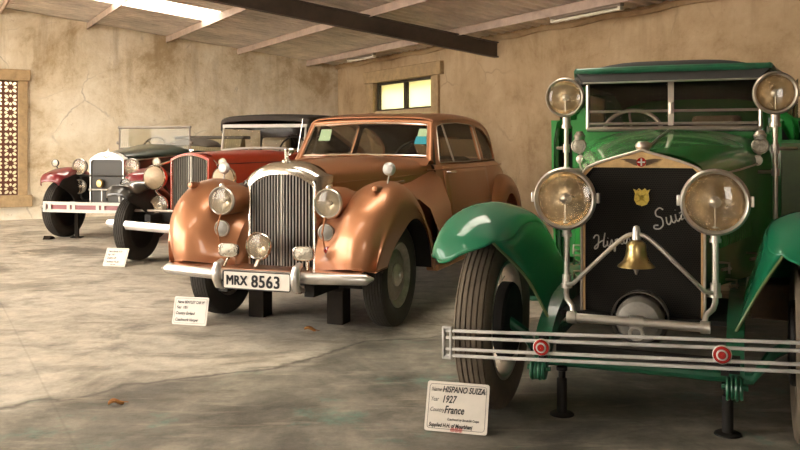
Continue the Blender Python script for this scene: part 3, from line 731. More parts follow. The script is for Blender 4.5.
    m = MB(); m.box((-.65, 1.62, 1.17), (.14, .06, .50)); m.box((.66, 1.62, 1.34), (.14, .06, .18)); m.obj('scuttle_shade_backing', 'dark', sc_, smooth=0)  # dark sheets behind the openings, standing in for the shade inside
    m = MB()   # sides of the body with window openings
    for s in (-1, 1):
        out_ = densify([(1.5, .50), (4.1, .55), (4.25, .8), (4.28, 1.3), (4.2, 1.72), (1.5, 1.72)], .1)
        hs = [roundpoly([(1.62, 1.20), (2.5, 1.20), (2.5, 1.66), (1.62, 1.66)], .04), roundpoly([(2.62, 1.20), (3.5, 1.20), (3.5, 1.66), (2.62, 1.66)], .04)]
        def fs(x, y, s=s, t=0): return (s * (.725 - .16 * max(0, min(1, (y - 1.40) / .12)) * max(0, 1 - (x - 1.5) / 1.1) - t - .03 * max(0, (x - 3.3)) ** 2 - .05 * max(0, .9 - y)), x, y)
        for t in (0, .03): holed(m, out_, hs, lambda x, y, t=t, s=s: fs(x, y, s, t))
    m.grid([[(-.72, 4.1, .55), (-.72, 4.28, 1.3), (-.70, 4.2, 1.72)], [(.72, 4.1, .55), (.72, 4.28, 1.3), (.70, 4.2, 1.72)]])
    m.grid([[(-.7, 1.5, .52), (-.7, 4.1, .55)], [(.7, 1.5, .52), (.7, 4.1, .55)]])
    body = m.obj('body', 'greenb', G, smooth=30)
    m = MB()
    for s in (-1, 1):
        m.grid([[(s * .731, 1.60 , .62), (s * .738, 1.60, 1.18)], [(s * .731, 2.55, .62), (s * .738, 2.55, 1.18)]])
    m.obj('door', 'greenp', body, smooth=0, solid=.012)
    m = MB()
    for s in (-1, 1): m.tube([(s * .735, 2.42, 1.08), (s * .78, 2.42, 1.08), (s * .785, 2.32, 1.08)], .009, 8)
    m.obj('door_handle', 'tarnish', body)
    m = MB()
    for s in (-1, 1):
        for b0, b1 in ((1.62, 2.5), (2.62, 3.5)): m.box((s * .71, (b0 + b1) / 2, 1.43), (.004, b1 - b0, .47))
    m.obj('side_glass', 'glass', body, smooth=0)
    # roof: front rail, canvas crown
    sec = []
    for b, w, z in ((1.36, .55, 1.70), (1.40, .565, 1.755), (1.6, .595, 1.778), (2.4, .70, 1.805), (3.3, .745, 1.80), (4.0, .72, 1.76), (4.3, .66, 1.66)):
        sec.append([(w * x, b, z - .085 * (abs(x) ** 4) - (.06 if abs(x) > 1 else 0)) for x in (-1.0, -.96, -.85, -.5, 0, .5, .85, .96, 1.0)])
    m = MB(); m.grid(surf(sec, 26, 25)); m.obj('roof', 'canvas', G, smooth=60, solid=.03)
    m = MB(); m.tube([(x, 1.35 + .04 * (abs(x) / .6) ** 4, 1.728 - .01 * abs(x) ** 2) for x in [(-.55 + .055 * i) for i in range(21)]], .021, 10); m.tube([(-.55, 1.37, 1.728), (-.575, 1.5, 1.71), (-.64, 1.9, 1.70), (-.73, 2.6, 1.70), (-.73, 3.6, 1.70)], .02, 8); m.tube([(.55, 1.37, 1.728), (.575, 1.5, 1.71), (.64, 1.9, 1.70), (.73, 2.6, 1.70), (.73, 3.6, 1.70)], .02, 8)
    m.obj('roof_rail', 'greenc', G)
    m = MB(); m.grid([[(-.56, 1.375, 1.715), (.56, 1.375, 1.715)], [(-.50, 1.29, 1.650), (.50, 1.29, 1.650)]]); v = m.obj('sun_visor', 'canvas', G, smooth=0, solid=.014)
    m = MB(); m.tube([(-.50, 1.288, 1.648), (.50, 1.288, 1.648)], .006, 6); m.obj('visor_edge', 'nickel', v)
    # windscreen
    m = MB(); fy = lambda z: 1.488
    for z, r in ((1.370, .016), (1.402, .009), (1.480, .008), (1.70, .010)): m.tube([(-.51, fy(z), z), (.51, fy(z), z)], r, 8)
    for x in (-.505, .505): m.tube([(x, fy(0), 1.37), (x, fy(0), 1.70)], .012, 8)
    m.box((0, 1.482, 1.545), (.034, .02, .31)); m.tube([(0, 1.47, 1.46), (0, 1.47, 1.53)], .016, 8)
    ws = m.obj('windscreen_frame', 'tarnish', G)
    m = MB(); m.box((0, 1.492, 1.545), (1.0, .004, .30)); m.obj('windscreen_glass', 'glassc', ws, smooth=0)
    # interior
    m = MB(); m.tube([(-.27 + .19 * cos(t), 1.80 + .05 * sin(t), 1.34 + .16 * sin(t)) for t in [2 * pi * i / 28 for i in range(28)]], .014, 8, closed=True)
    m.tube([(-.45, 1.80, 1.35), (-.09, 1.80, 1.35)], .009, 6); m.tube([(-.27, 1.80, 1.34), (-.30, 1.87, 1.49)], .009, 6); m.tube([(-.27, 1.80, 1.34), (-.27, 1.62, 1.0)], .018, 8)
    m.obj('steering_wheel', 'tarnish', G)
    m = MB(); m.box((0, 2.45, .75), (1.36, .55, .3)); m.box((0, 2.75, 1.10), (1.36, .14, .68), rx=-.12); m.obj('front_seat', 'leather', G, bevel=.05)
    m = MB(); m.box((.22, 2.66, 1.43), (.34, .08, .11)); m.obj('seat_cushion', 'leatherl', G, bevel=.03)
    # --- lamps
    for s in (-1, 1):
        p = (s * .315, -.167, 1.03)
        h = headlamp(G, p, .138, .95, 'nickel', 'nickel', 'reflector', rimw=.13)
        m = MB()
        for q in (-1, 1): m.box((p[0] + q * .146, p[1] + .01, p[2] + .005), (.014, .018, .045))
        m.obj('rim_clamp', 'nickel', h, bevel=.003)
        m = MB(); x = s * .315   # post carrying the headlamp
        m.tube([(x, -.12, .91), (x, -.12, .64)], .0135, 12)
        for z, r, l in ((.90, .020, .05), (.865, .024, .016), (.66, .021, .05), (.635, .026, .018)): m.lathe([(.001, -l / 2), (r, -l / 2), (r, l / 2), (.001, l / 2)], o=(x, -.12, z), ax='z', n=14)
        m.tube([(x, -.12, .63), (x, -.13, .605), (x - s * .008, -.15, .58), (x - s * .035, -.17, .555), (x - s * .04, -.18, .53), (x - s * .04, -.19, .50)], .0125, 10)
        m.obj('lamp_post', 'nickel', G)
        # tall spot lamps beside the screen
        p = (s * .577, 1.125, 1.555)
        h = headlamp(G, p, .116, .9, 'tarnish', 'tarnish', 'reflector', name='spot_lamp', rimw=.15)
        m = MB(); x = s * .577
        m.tube([(x, 1.17, 1.46), (x, 1.17, .86)], .0135, 12)
        for z, r, l in ((1.42, .024, .08), (1.38, .03, .02), (1.25, .02, .05), (1.12, .02, .04)): m.lathe([(.001, -l / 2), (r, -l / 2), (r, l / 2), (.001, l / 2)], o=(x, 1.17, z), ax='z', n=14)
        m.tube([(x, 1.17, 1.25), (s * .70, 1.5, 1.25)], .010, 8); m.tube([(x, 1.17, 1.12), (s * .46, 1.2, 1.12)], .010, 8)
        m.obj('lamp_post', 'tarnish', G)
        # small side lamp on the scuttle
        c = (s * .50, 1.16, 1.265)
        l_ = roundlamp(G, c, .046, 'tarnish', 'ylens', 'side_lamp', 1.2)
        m = MB(); m.lathe([(.03, .035), (.036, .06), (.024, .075), (.02, .085), (.001, .088)], o=(c[0], c[1] + .02, c[2]), ax='z', n=14)
        m.tube([(c[0], c[1] + .03, c[2] - .04), (c[0] - s * .02, c[1] + .05, c[2] - .075), (c[0] - s * .05, c[1] + .08, c[2] - .09), (s * .40, 1.2, 1.12)], .011, 8)
        m.lathe([(.001, -.02), (.028, -.015), (.03, .0), (.02, .03), (.001, .035)], o=(s * .485, 1.15, 1.185), n=14)
        m.obj('lamp_bracket', 'tarnish', l_)
    # tie bar, V brace, bell
    m = MB(); m.tube([(-.29, -.19, .508), (.29, -.19, .508)], .0195, 14)
    for s in (-1, 1): m.lathe([(.001, -.02), (.026, -.02), (.028, 0), (.026, .02), (.001, .02)], o=(s * .278, -.19, .508), ax='x', n=14)
    m.lathe([(.001, -.03), (.028, -.03), (.03, 0), (.028, .03), (.001, .03)], o=(0, -.19, .508), ax='x', n=14)
    m.tube([(.0 + .027 * cos(t), -.205, .462 + .027 * sin(t)) for t in [2 * pi * i / 16 for i in range(16)]], .008, 6, closed=True)
    m.obj('tie_bar', 'nickel', G)
    m = MB(); P = [(-.305, -.16, .648), (-.275, -.18, .656), (-.10, -.2, .83), (-.05, -.2, .872), (-.02, -.2, .885), (.02, -.2, .885), (.05, -.2, .872), (.10, -.2, .83), (.275, -.18, .656), (.305, -.16, .648)]
    P = P[:2] + [tuple(q) for q in cr(P[2:8], 16)] + P[8:]; m.tube(P, .0095, 10)
    m.lathe([(.001, .04), (.012, .036), (.016, .022), (.018, 0), (.02, -.02), (.012, -.024), (.012, -.04)], o=(0, -.2, .885), ax='z', n=14)
    m.obj('brace_bar', 'nickel', G)
    m = MB(); m.lathe([(.001, 0), (.026, -.002), (.036, -.010), (.042, -.022), (.042, -.04), (.047, -.07), (.058, -.092), (.077, -.108), (.080, -.114), (.074, -.115), (.05, -.09), (.035, -.04), (.001, -.02)], o=(0, -.2, .862), ax='z', n=32)
    bell = m.obj('bell', 'brass', G)
    m = MB(); m.tube([(0, -.2, .82), (0, -.2, .738)], .004, 6); m.lathe([(.001, .012), (.010, .006), (.012, 0), (.008, -.009), (.004, -.02), (.001, -.022)], o=(0, -.2, .735), ax='z', n=14); m.obj('clapper', 'tarnish', bell)
    m = MB(); m.lathe([(.001, -.05), (.05, -.05), (.088, -.035), (.10, -.015), (.104, .02), (.104, .1)], o=(0, -.10, .498), n=36); m.lathe([(.118, .0), (.125, -.012), (.118, .1)], o=(0, -.08, .498), n=36)
    m.obj('crank_housing', 'grey', G)
    # --- chassis: frame rails, dumb irons, axle, springs
    m = MB()
    for s in (-1, 1):
        P = [(-.26, .36), (-.20, .42), (-.08, .48), (.08, .52), (.4, .54), (1.0, .52), (4.1, .52)]
        rows = [[(s * .36, b, z - .05), (s * .43, b, z - .05), (s * .43, b, z + .04), (s * .36, b, z + .04)] for b, z in [tuple(q) for q in cr(P, 20)]]
        m.grid(rows, cv=True); m.fan(rows[0]); m.fan(rows[-1])
    m.obj('chassis_rail', 'greenc', G, smooth=40)
    m = MB(); m.tube([(-.62, .0, .43), (-.54, .0, .38), (-.46, 0, .265), (.46, 0, .265), (.54, .0, .38), (.62, 0, .43)], .026, 10)
    m.obj('front_axle', 'greenc', G)
    m = MB()
    for s in (-1, 1):
        for k in range(5): m.box((s * .395, .02 + .0 * k, .375 + k * .011), (.05, .62 - k * .1, .008))
        m.tube([(s * .395, -.28, .37), (s * .395, -.16, .375)], .02, 8)
    m.obj('leaf_spring', 'greenc', G)
    for s in (-1, 1):
        m = MB()
        for k in range(4): m.lathe([(.001, 0), (.046 - .004 * (k % 2), 0), (.05 - .004 * (k % 2), .006), (.046 - .004 * (k % 2), .014), (.001, .014)], o=(s * .395 - .032 + k * .0165, -.32, .30), ax='x', n=20)
        m.tube([(s * .395 - .05, -.32, .305), (s * .395 + .05, -.32, .305)], .012, 8); m.box((s * .395, -.26, .325), (.03, .12, .03))
        m.obj('damper', 'greenc', G)
    m = MB(); m.box((0, -.12, .355), (.72, .03, .03)); m.box((0, .25, .50), (.72, .6, .02)); m.obj('cross_member', 'dark', G)
    m = MB(); m.box((.60, .75, .50), (.30, .3, .18)); m.obj('toolbox', 'brown', G, bevel=.01)
    # --- bumper
    m = MB()
    def bl(s0, s1, n=30):
        out_ = []
        for i in range(n + 1):
            x = s0 + (s1 - s0) * i / n; out_.append((x, -.445 + .055 * (abs(x) / .8) ** 2.4))
        return out_
    for k, z in enumerate((.481, .451, .400, .372)):
        bar([(x, y, z + .018 + .051 * x - .012 * (x / .8) ** 2) for x, y in bl(-.80, .80)], .007, .0068, m)
    bp = m.obj('front_bumper', 'silver', G, bevel=.003)
    m = MB()
    for s in (-1, 1):
        for x in (.772, .806): m.box((s * x, -.392, .436 + .041 * s), (.012, .026, .132))
        m.box((s * .789, -.392, .502 + .041 * s), (.046, .026, .012)); m.box((s * .789, -.392, .370 + .041 * s), (.046, .026, .012))
    m.obj('bumper_bracket', 'silver', bp, bevel=.003)
    m = MB()
    for s in (-1, 1): m.box((s * .36, -.38, .42), (.03, .06, .1)); m.box((s * .39, -.34, .40), (.05, .1, .05))
    m.obj('bumper_iron', 'dark', bp)
    for s in (-1, 1):
        x, y, z = s * .352, -.458, .445 + .018 * s
        for r, dy, mt_, nm in ((.036, 0, 'whitep', 'roundel'), (.033, -.004, 'redlens', 'red_ring'), (.0215, -.008, 'whitep', 'white_ring'), (.016, -.011, 'redlens', 'red_centre')):
            m = MB(); m.lathe([(.001, -.006), (r * .9, -.006), (r, -.002), (r, .006)], o=(x, y + dy, z), n=28)
            if nm == 'roundel': rd = m.obj('roundel_badge', mt_, bp)
            else: m.obj(nm, mt_, rd) if False else m.obj(nm, mt_, bp)
    # --- wings
    for s in (-1, 1):
        P = [(-.49, .775, .70, .35), (-.435, .865, .88, .7), (-.30, .945, .98, 1), (-.12, .982, 1, 1), (.08, .985, 1, 1), (.32, .94, 1, 1), (.56, .82, 1, 1), (.80, .63, 1, 1), (1.02, .47, 1, .8), (1.25, .40, 1, .5), (1.7, .39, 1, .3), (2.4, .39, 1, .3)]
        net = []
        for b, z, kw, kz in P:
            c = .70
            net.append([(s * (c + (a - c) * kw), b + (1 - kw) * db, z + dz * kz) for a, db, dz in ((.875, .30, -.155), (.870, .20, -.095), (.835, .08, -.036), (.77, .0, -.006), (.69, -.02, .004), (.61, .0, -.012), (.545, .06, -.045), (.515, .16, -.085))])
        for r_, row in ((0, net[0]), (1, net[1])):
            for c_ in range(4, 8): row[c_] = (row[c_][0], row[c_][1], row[c_][2] + (.028, .012)[r_] * (c_ - 3))
        net[0][0] = (net[0][0][0] - s * .01, net[0][0][1], net[0][0][2] + .05); net[0][1] = (net[0][1][0], net[0][1][1], net[0][1][2] + .025); net[1][0] = (net[1][0][0], net[1][0][1], net[1][0][2] + .02)
        g = surf(net, 60, 30); m = MB(); m.grid(g); w = m.obj('front_wing', 'green', G, smooth=60, solid=.006)
        lip = [r[0] for r in g]; m = MB(); m.tube([r[0] for r in g] , .008, 6); m.tube([p for p in g[0]], .008, 6); m.obj('wing_bead', 'green', w)
        # inner valance from the crown edge down to the frame
        inner = [r[-1] for r in g if r[-1][1] < .98]; N = len(inner); rows = []
        for i, q in enumerate(inner):
            t = i / (N - 1); bb = -.13 + t * 1.08; zb = .44 - .02 * t
            q = Vector(q); e = Vector((s * (.372 + .03 * t), bb, zb)); mid = q.lerp(e, .5) + Vector((s * .012 * (1 - t), .10 * (1 - t) , .02 * (1 - t)))
            rows.append([tuple(x) for x in cr([tuple(q), tuple(mid), tuple(e)], 12)])
        m = MB(); m.grid(rows); m.obj('wing_valance', 'green', w, smooth=60, solid=.005)
        m = MB(); m.tube(rows[0], .007, 6); m.obj('valance_edge', 'greenp', w)
        m = MB(); m.box((s * .70, 1.9, .37), (.36, 1.9, .03)); m.obj('running_board', 'greenc', G, bevel=.01)
        # rear wing
        net = []
        for k in range(9):
            t = pi * k / 8; cb, rr = 3.55, .52
            net.append([(s * a, cb - (rr + dr) * cos(t), .43 + (rr + dr) * sin(t) * 1.05) for a, dr in ((.88, -.1), (.85, -.03), (.77, 0), (.68, 0), (.6, -.04))])
        m = MB(); m.grid(surf(net, 30, 14)); m.obj('rear_wing', 'green', G, smooth=60, solid=.006)
    for s in (-1, 1):
        wheel(G, (s * .70, .05, .425), .425, .165, .275, s, 'wire', 'rubberb', 'tarnish', 4)
        wheel(G, (s * .70, 3.55, .43), .43, .165, .275, s, 'wire', 'rubberb', 'tarnish', 4, n=40)
    return G
green_car()

# ================================================================== COPPER CAR
def copper_car():
    K = thing('saloon_car', 'copper coloured 1940s saloon car with number plate MRX 8563 and a chrome slatted radiator', 'car', (-.80, 5.82, 0), -radians(20))
    hw = .268
    # --- radiator shell
    def topz(a): x = min(1, abs(a) / hw); return 1.045 + .100 * (1 - x ** 2.6)
    out = [(-hw, .42)] + [(-hw + 2 * hw * i / 28, topz(-hw + 2 * hw * i / 28)) for i in range(29)] + [(hw, .42)]
    def inz(a): x = min(1, abs(a) / (hw - .028)); return .985 + .088 * (1 - x ** 2.6)
    q = hw - .028
    inn = [(-q, .435)] + [(-q + 2 * q * i / 28, inz(-q + 2 * q * i / 28)) for i in range(29)] + [(q, .435)]
    bow = lambda x: -.02 - .03 * (1 - (abs(x) / hw) ** 2)
    m = MB(); n = len(out)
    A = [(x, bow(x) * .4, z) for x, z in out]
    Bk = [(x * 1.06, .20, z + .012) for x, z in out]
    mid = [(x * 1.03, .06, z + .012) for x, z in out]
    I = [(x, bow(x), z) for x, z in inn]; I2 = [(x, bow(x) + .03, z) for x, z in inn]
    m.grid([I2, I, [((a[0] + b[0]) / 2, (a[1] + b[1]) / 2 - .012, (a[2] + b[2]) / 2) for a, b in zip(I, A)], A, mid, Bk])
    rad = m.obj('radiator', 'chrome', K, smooth=50)
    m = MB(); m.fan([(x, .035, z) for x, z in inn]); m.obj('radiator_core', 'dark', rad, smooth=0)
    m = MB(); N = 21
    for i in range(N):
        x = -q + 2 * q * (i + .5) / N; zt = inz(x); y = bow(x) + .004; w = .0046 if i != N // 2 else .010
        m.add([(x - w, y + .012, .44), (x, y, .44), (x + w, y + .012, .44), (x - w, y + .012, zt), (x, y, zt), (x + w, y + .012, zt)], [(0, 1, 4, 3), (1, 2, 5, 4)])
    m.obj('grille_slats', 'slat', rad, smooth=0)
    m = MB(); m.box((0, -.03, .43), (2 * hw, .06, .02)); m.obj('radiator_sill', 'chrome', rad, bevel=.005)
    m = MB(); m.lathe([(.03, 0), (.032, .012), (.02, .022), (.012, .03), (.01, .045)], o=(0, .05, 1.15), ax='z', n=18)
    # winged letter mascot
    for s in (-1, 1):
        m.add([(s * .004, .05, 1.19), (s * .012, .07, 1.245), (s * .045, .13, 1.25), (s * .04, .13, 1.232), (s * .02, .09, 1.205)], [(0, 1, 2, 3, 4)])
    m.tube([(0, .035, 1.185), (0, .03, 1.235)], .006, 6); m.tube([(0, .03, 1.235), (.0, .055, 1.232), (0, .05, 1.212), (0, .03, 1.21), (0, .06, 1.205), (0, .055, 1.187), (0, .035, 1.186)], .005, 6)
    m.obj('mascot', 'chrome', rad, solid=.004)
    # --- bonnet
    sec = []
    for b, w, zs, zt, zb, wb in ((.14, .272, 1.02, 1.150, .60, .275), (.4, .33, 1.03, 1.165, .58, .35), (.8, .43, 1.045, 1.172, .56, .47), (1.15, .535, 1.06, 1.175, .54, .58), (1.42, .61, 1.075, 1.178, .50, .66)):
        sec.append(arch(w, zs, zt, b, zb, wb, p=2.6))
    m = MB(); m.grid(surf(sec, 24, len(sec[0]) * 2)); bon = m.obj('bonnet', 'copper', K, smooth=50)
    m = MB()
    m.tube([(0, b, z + .003) for b, z in ((.2, 1.154), (.4, 1.166), (.8, 1.174), (1.35, 1.18))], .004, 6)
    for s in (-1, 1): m.tube([(s * w, b, z) for b, w, z in ((.16, .278, 1.005), (.4, .338, 1.01), (.8, .442, 1.02), (1.2, .555, 1.035))], .004, 6)
    m.obj('bonnet_moulding', 'copperd', bon)
    m = MB()
    for s in (-1, 1): m.tube([(s * .47, .80, .985), (s * .50, .80, .985), (s * .515, .86, .99), (s * .535, .95, .995)], .009, 8)
    m.obj('bonnet_catch', 'chrome', bon)
    # --- lower body
    def side_a(b, z):
        # half width as a function of station and height
        t = (z - .33) / (1.13 - .33)
        base = .80 - .10 * t ** 2 - .05 * (1 - t) ** 3
        f = 1.0
        if b < 2.2: f = 1 - .10 * ((2.2 - b) / .8) ** 2
        if b > 3.0: f = 1 - .28 * ((b - 3.0) / 1.3) ** 2
        return base * f
    sec = []
    for b in (1.40, 1.7, 2.1, 2.6, 3.0, 3.3, 3.6, 3.85, 4.05, 4.15):
        zt = 1.09 if b < 3.3 else 1.09 - .40 * ((b - 3.3) / .85) ** 1.6
        zb = .33 if b < 3.6 else .33 + .15 * ((b - 3.6) / .5)
        L_ = []
        for i in range(9):
            z = zb + (zt - zb) * i / 8; L_.append((side_a(b, z), b, z))
        w = side_a(b, zt)
        L_ += [(w * .93, b, zt + .022), (w * .6, b, zt + .045), (0, b, zt + .055)]
        sec.append(L_ + [(-x, y, z) for x, y, z in reversed(L_[:-1])])
    m = MB(); g = surf(sec, 40, 56)
    def sk(i, j):
        b = g[i][j][1]; a = abs(g[i][j][0]); z = g[i][j][2]
        return a < .5 and z > 1.1 and b < 3.1
    m.grid(g, skip=sk); m.fan(g[-1])
    body = m.obj('body', 'copperd', K, smooth=50)
    m = MB()
    for s in (-1, 1):
        for b0, b1 in ((1.53, 2.76),):
            rows = []
            for i in range(15):
                b = b0 + (b1 - b0) * i / 14; rows.append([(s * (side_a(b, z) + .006), b, z) for z in [.37 + (1.085 - .37) * k / 12 for k in range(13)]])
            m.grid(rows)
    dr = m.obj('door', 'copperd', K, smooth=50, solid=.006)
    m = MB()
    for s in (-1, 1): a = side_a(1.62, 1.04); m.tube([(s * (a), 1.60, 1.045), (s * (a + .035), 1.60, 1.045), (s * (a + .05), 1.66, 1.045), (s * (a + .04), 1.74, 1.045)], .010, 8)
    m.obj('door_handle', 'chrome', dr)
    m = MB()
    for s in (-1, 1): m.tube([(s * (side_a(b, 1.07) + .006), b, 1.07) for b in [1.25 + .1 * i for i in range(24)]], .007, 6)
    m.obj('waist_moulding', 'copper', body)
    # --- greenhouse
    def ga(b, z):
        base = side_a(min(b, 3.0), 1.13) * .985 - (z - 1.13) * .30
        if b > 3.0: base -= .22 * ((b - 3.0) / 1.0) ** 2
        return base
    rail = [(1.60, 1.450), (1.8, 1.482), (2.2, 1.505), (2.6, 1.505), (2.95, 1.485), (3.25, 1.44), (3.5, 1.36), (3.72, 1.25), (3.88, 1.08)]
    railp = [tuple(x) for x in cr(rail, 30)]
    outer = [(1.44, 1.08)] + railp
    h1 = [(1.525, 1.125), (1.70, 1.125), (2.10, 1.125), (2.70, 1.125), (2.72, 1.45), (2.66, 1.465), (2.2, 1.472), (1.8, 1.452), (1.67, 1.43)]
    h2 = [(2.82, 1.125), (3.42, 1.125), (3.50, 1.17), (3.45, 1.26), (3.3, 1.35), (3.08, 1.42), (2.88, 1.45), (2.82, 1.44)]
    h1 = roundpoly(h1, .03, 3); h2 = roundpoly(h2, .04, 3)
    for s in (-1, 1):
        m = MB()
        for t in (0, .025):
            m.cur = 1 if t else 0; holed(m, densify(outer, .08), [h1, h2], lambda x, y, t=t: (s * (ga(x, y) - t), x, y))
        m.cur = 0
        for h in (h1, h2):
            k = len(h); m.add([(s * ga(x, y), x, y) for x, y in h] + [(s * (ga(x, y) - .025), x, y) for x, y in h], [(i, (i + 1) % k, k + (i + 1) % k, k + i) for i in range(k)])
        sf = m.obj('window_surround', ['copperd', 'leather'], K, smooth=30)
        m = MB()
        for h in (h1, h2): m.fan([(s * (ga(x, y) - .016), x, y) for x, y in h])
        m.obj('side_glass', 'glass', sf, smooth=0)
        m = MB(); m.tube([(s * ga(1.84, 1.13), 1.84, 1.13), (s * ga(1.80, 1.44), 1.80, 1.445)], .009, 6)
        for h in (h1,): m.tube([(s * (ga(x, y) + .002), x, y) for x, y in h], .005, 6, closed=True)
        m.obj('window_trim', 'tarnish', sf)
    # roof skin: side edge follows the rail
    net = []
    for b, z in [tuple(x) for x in cr(rail, 12)]:
        w = ga(b, z); crown = .055 if b < 3.3 else .055 + .035 * (b - 3.3)
        fb = -.10 if b < 1.7 else 0
        net.append([(w * x, b + (fb * (1 - x * x) * .4) + (.10 * (1 - x * x) if b > 3.4 else 0), z + crown * k) for x, k in ((-1.005, -.02), (-.985, .30), (-.90, .68), (-.6, .93), (0, 1.0), (.6, .93), (.90, .68), (.985, .30), (1.005, -.02))])
    g = surf(net, 44, 33)
    def rw(i, j):
        p = g[i][j]; return p[1] > 3.42 and abs(p[0]) < .38 and 1.17 < p[2] < 1.37
    m = MB(); m.grid(g, skip=rw); roof = m.obj('roof', 'copper', K, smooth=60, solid=.012)
    m = MB(); m.grid([[(p[0], p[1] - .01, p[2] - .01) for p in r] for r in g if r[16][1] > 3.4], skip=None)
    m = MB(); m.grid([[(p[0] * .97, p[1], p[2] - .018) for p in r] for r in g], skip=rw); m.obj('headlining', 'leather', roof)
    gl = [r for r in g if r[16][1] > 3.40 and r[16][2] < 1.40]
    m = MB(); m.grid([[(p[0], p[1] - .012, p[2] - .012) for p in r[9:24]] for r in gl]); m.obj('rear_glass', 'glass', roof)
    # --- windscreen: raked, slightly curved
    def wsp(u, t):  # u -1..1, t 0 bottom..1 top
        a = u * (.60 - .055 * t); b = 1.40 + .18 * t + .035 * (u * u - 1) * (1 - .4 * t) + .02; z = 1.165 + .305 * t - (.010 + .012 * t) * u * u
        return (a, b, z)
    m = MB(); rows = [[wsp(u / 10 * .95, .06 + .9 * t / 4) for u in range(-10, 11)] for t in range(5)]; m.grid(rows)
    wg = m.obj('windscreen_glass', 'glassc', K)
    per = [wsp(-.95 + 1.9 * i / 16, .075) for i in range(17)] + [wsp(.955, .05 + .9 * i / 5) for i in range(1, 6)] + [wsp(.95 - 1.9 * i / 16, .96) for i in range(1, 17)] + [wsp(-.955, .96 - .9 * i / 5) for i in range(1, 5)]
    m = MB(); m.tube(per, .011, 8, closed=True); m.obj('windscreen_frame', 'chrome', wg)
    # pillars and header
    m = MB()
    for s in (-1, 1):
        P = [wsp(s * .99, -.10), wsp(s * .985, .0), wsp(s * .99, .5), wsp(s * .99, 1.0)]
        m.tube(P, [.034, .03, .026, .026], 10)
    m.tube([wsp(-.99 + 1.98 * i / 16, 1.02) for i in range(17)], .022, 8)
    m.grid([[wsp(-1 + 2 * i / 16, .03) for i in range(17)], [(x * 1.02, y - .06, z - .012) for x, y, z in [wsp(-1 + 2 * i / 16, 0) for i in range(17)]], [(x * 1.02, y - .14, z - .05) for x, y, z in [wsp(-1 + 2 * i / 16, 0) for i in range(17)]]])
    m.obj('windscreen_pillar', 'copper', K, smooth=60)
    m = MB()
    for s in (-1, 1):
        p0 = Vector(wsp(s * .35, -.02)); p1 = Vector(wsp(s * .35 - .42, .05)); m.tube([p0 + Vector((0, -.02, -.01)), p0 + Vector((0, -.03, .02)), p1 + Vector((0, -.025, .02))], .0035, 5); m.lathe([(.001, .02), (.014, .015), (.016, -.01)], o=p0 + Vector((0, -.02, 0)), ax='z', n=10)
    m.obj('wiper', 'chrome', wg)
    for u, t, nm, cols in ((-.71, .66, 'permit_sticker', 'greenst'), (.845, .58, 'permit_sticker', 'blue')):
        m = MB(); c = Vector(wsp(u, t)); w, hgt = .055, .05
        if cols == 'blue': hgt = .032; c.z -= .02
        m.add([c + Vector((-w, .014 - hgt * .55, -hgt)), c + Vector((w, .014 - hgt * .55, -hgt)), c + Vector((w * .9, .014 + hgt * .55, hgt)), c + Vector((-w * .9, .014 + hgt * .55, hgt))], [(0, 1, 2, 3)])
        m.obj(nm, cols, wg, smooth=0)
        if cols == 'blue':
            m = MB(); c.z += .065; c.y += .035; m.add([c + Vector((-w * .7, .014 - hgt * .55, -hgt)), c + Vector((w * .9, .014 - hgt * .55, -hgt)), c + Vector((w * .8, .014 + hgt * .55, hgt)), c + Vector((-w * .6, .014 + hgt * .55, hgt))], [(0, 1, 2, 3)]); m.obj(nm, 'greenst', wg, smooth=0)
    # interior
    m = MB(); m.box((0, 2.3, .70), (1.2, .55, .35)); m.box((0, 2.62, .95), (1.2, .16, .42), rx=-.2); m.obj('front_seat', 'leather', K, bevel=.05)
    m = MB(); m.box((0, 3.3, .9), (1.05, .2, .45), rx=-.25); m.obj('rear_seat', 'leather', K, bevel=.05)
    m = MB(); m.tube([(.30 + .19 * cos(t), 1.86 + .07 * sin(t), 1.12 + .18 * sin(t)) for t in [2 * pi * i / 28 for i in range(28)]], .012, 8, closed=True); m.tube([(.12, 1.86, 1.12), (.48, 1.86, 1.12)], .01, 6); m.obj('steering_wheel', 'dark', K)
    m = MB(); m.box((0, 1.56, 1.10), (1.12, .16, .12)); m.obj('dashboard', 'leather', K, bevel=.03)
    # --- front wings
    cb, cz, wc = .40, .36, .195
    for s in (-1, 1):
        net = []
        #        phi   R      front of arc = 0 deg, over the top 90, back 180
        P = [(15, .475, 1), (24, .505, 1), (38, .555, 1), (56, .612, 1), (76, .652, 1), (97, .665, 1), (118, .655, 1), (140, .66, 1), (160, .675, 1), (180, .71, 1)]
        for ph, R, k in P:
            t = radians(ph); cc, ss = -cos(t), sin(t)
            # columns: inner catwalk, inner shoulder, crown, outer shoulder, outer face, lip
            back = max(0, (ph - 100) / 80)
            ro = .405 + .03 * back ** 2
            fr = max(0, 1 - abs(ph - 20) / 40)
            cols = [(.30 + .16 * back, R * (.66 + .04 * fr)), (.42 + .12 * back, R * (.78 + .05 * fr)), (.52 + .08 * back, R * .935), (.61 + .04 * back, R * .995), (.70, R), (.765, R * .965), (.815, R * .885), (.838, max(ro + .055, R * .78)), (.825, -ro - .012), (.812, -ro)]
            nar = max(0, (58 - ph) / 48)
            cols = [(a if a < .62 else .62 + (a - .62) * (1 - .36 * nar), r - (.05 * nar * max(0, (a - .62) / .24) if r > 0 else 0)) for a, r in cols]
            net.append([(s * a, wc + r * cc, cz + r * ss) if r > 0 else (s * a, cb - r * cc, cz - r * ss) for a, r in cols])
        g = surf(net, 56, 40); m = MB(); m.grid(g); w = m.obj('front_wing', 'copper', K, smooth=70)
        m = MB(); m.tube([r[-1] for r in g], .009, 6); m.tube(g[0][14:], .006, 6); m.obj('wing_bead', 'copperd', w)
        # dark liner inside the arch
        rows = []
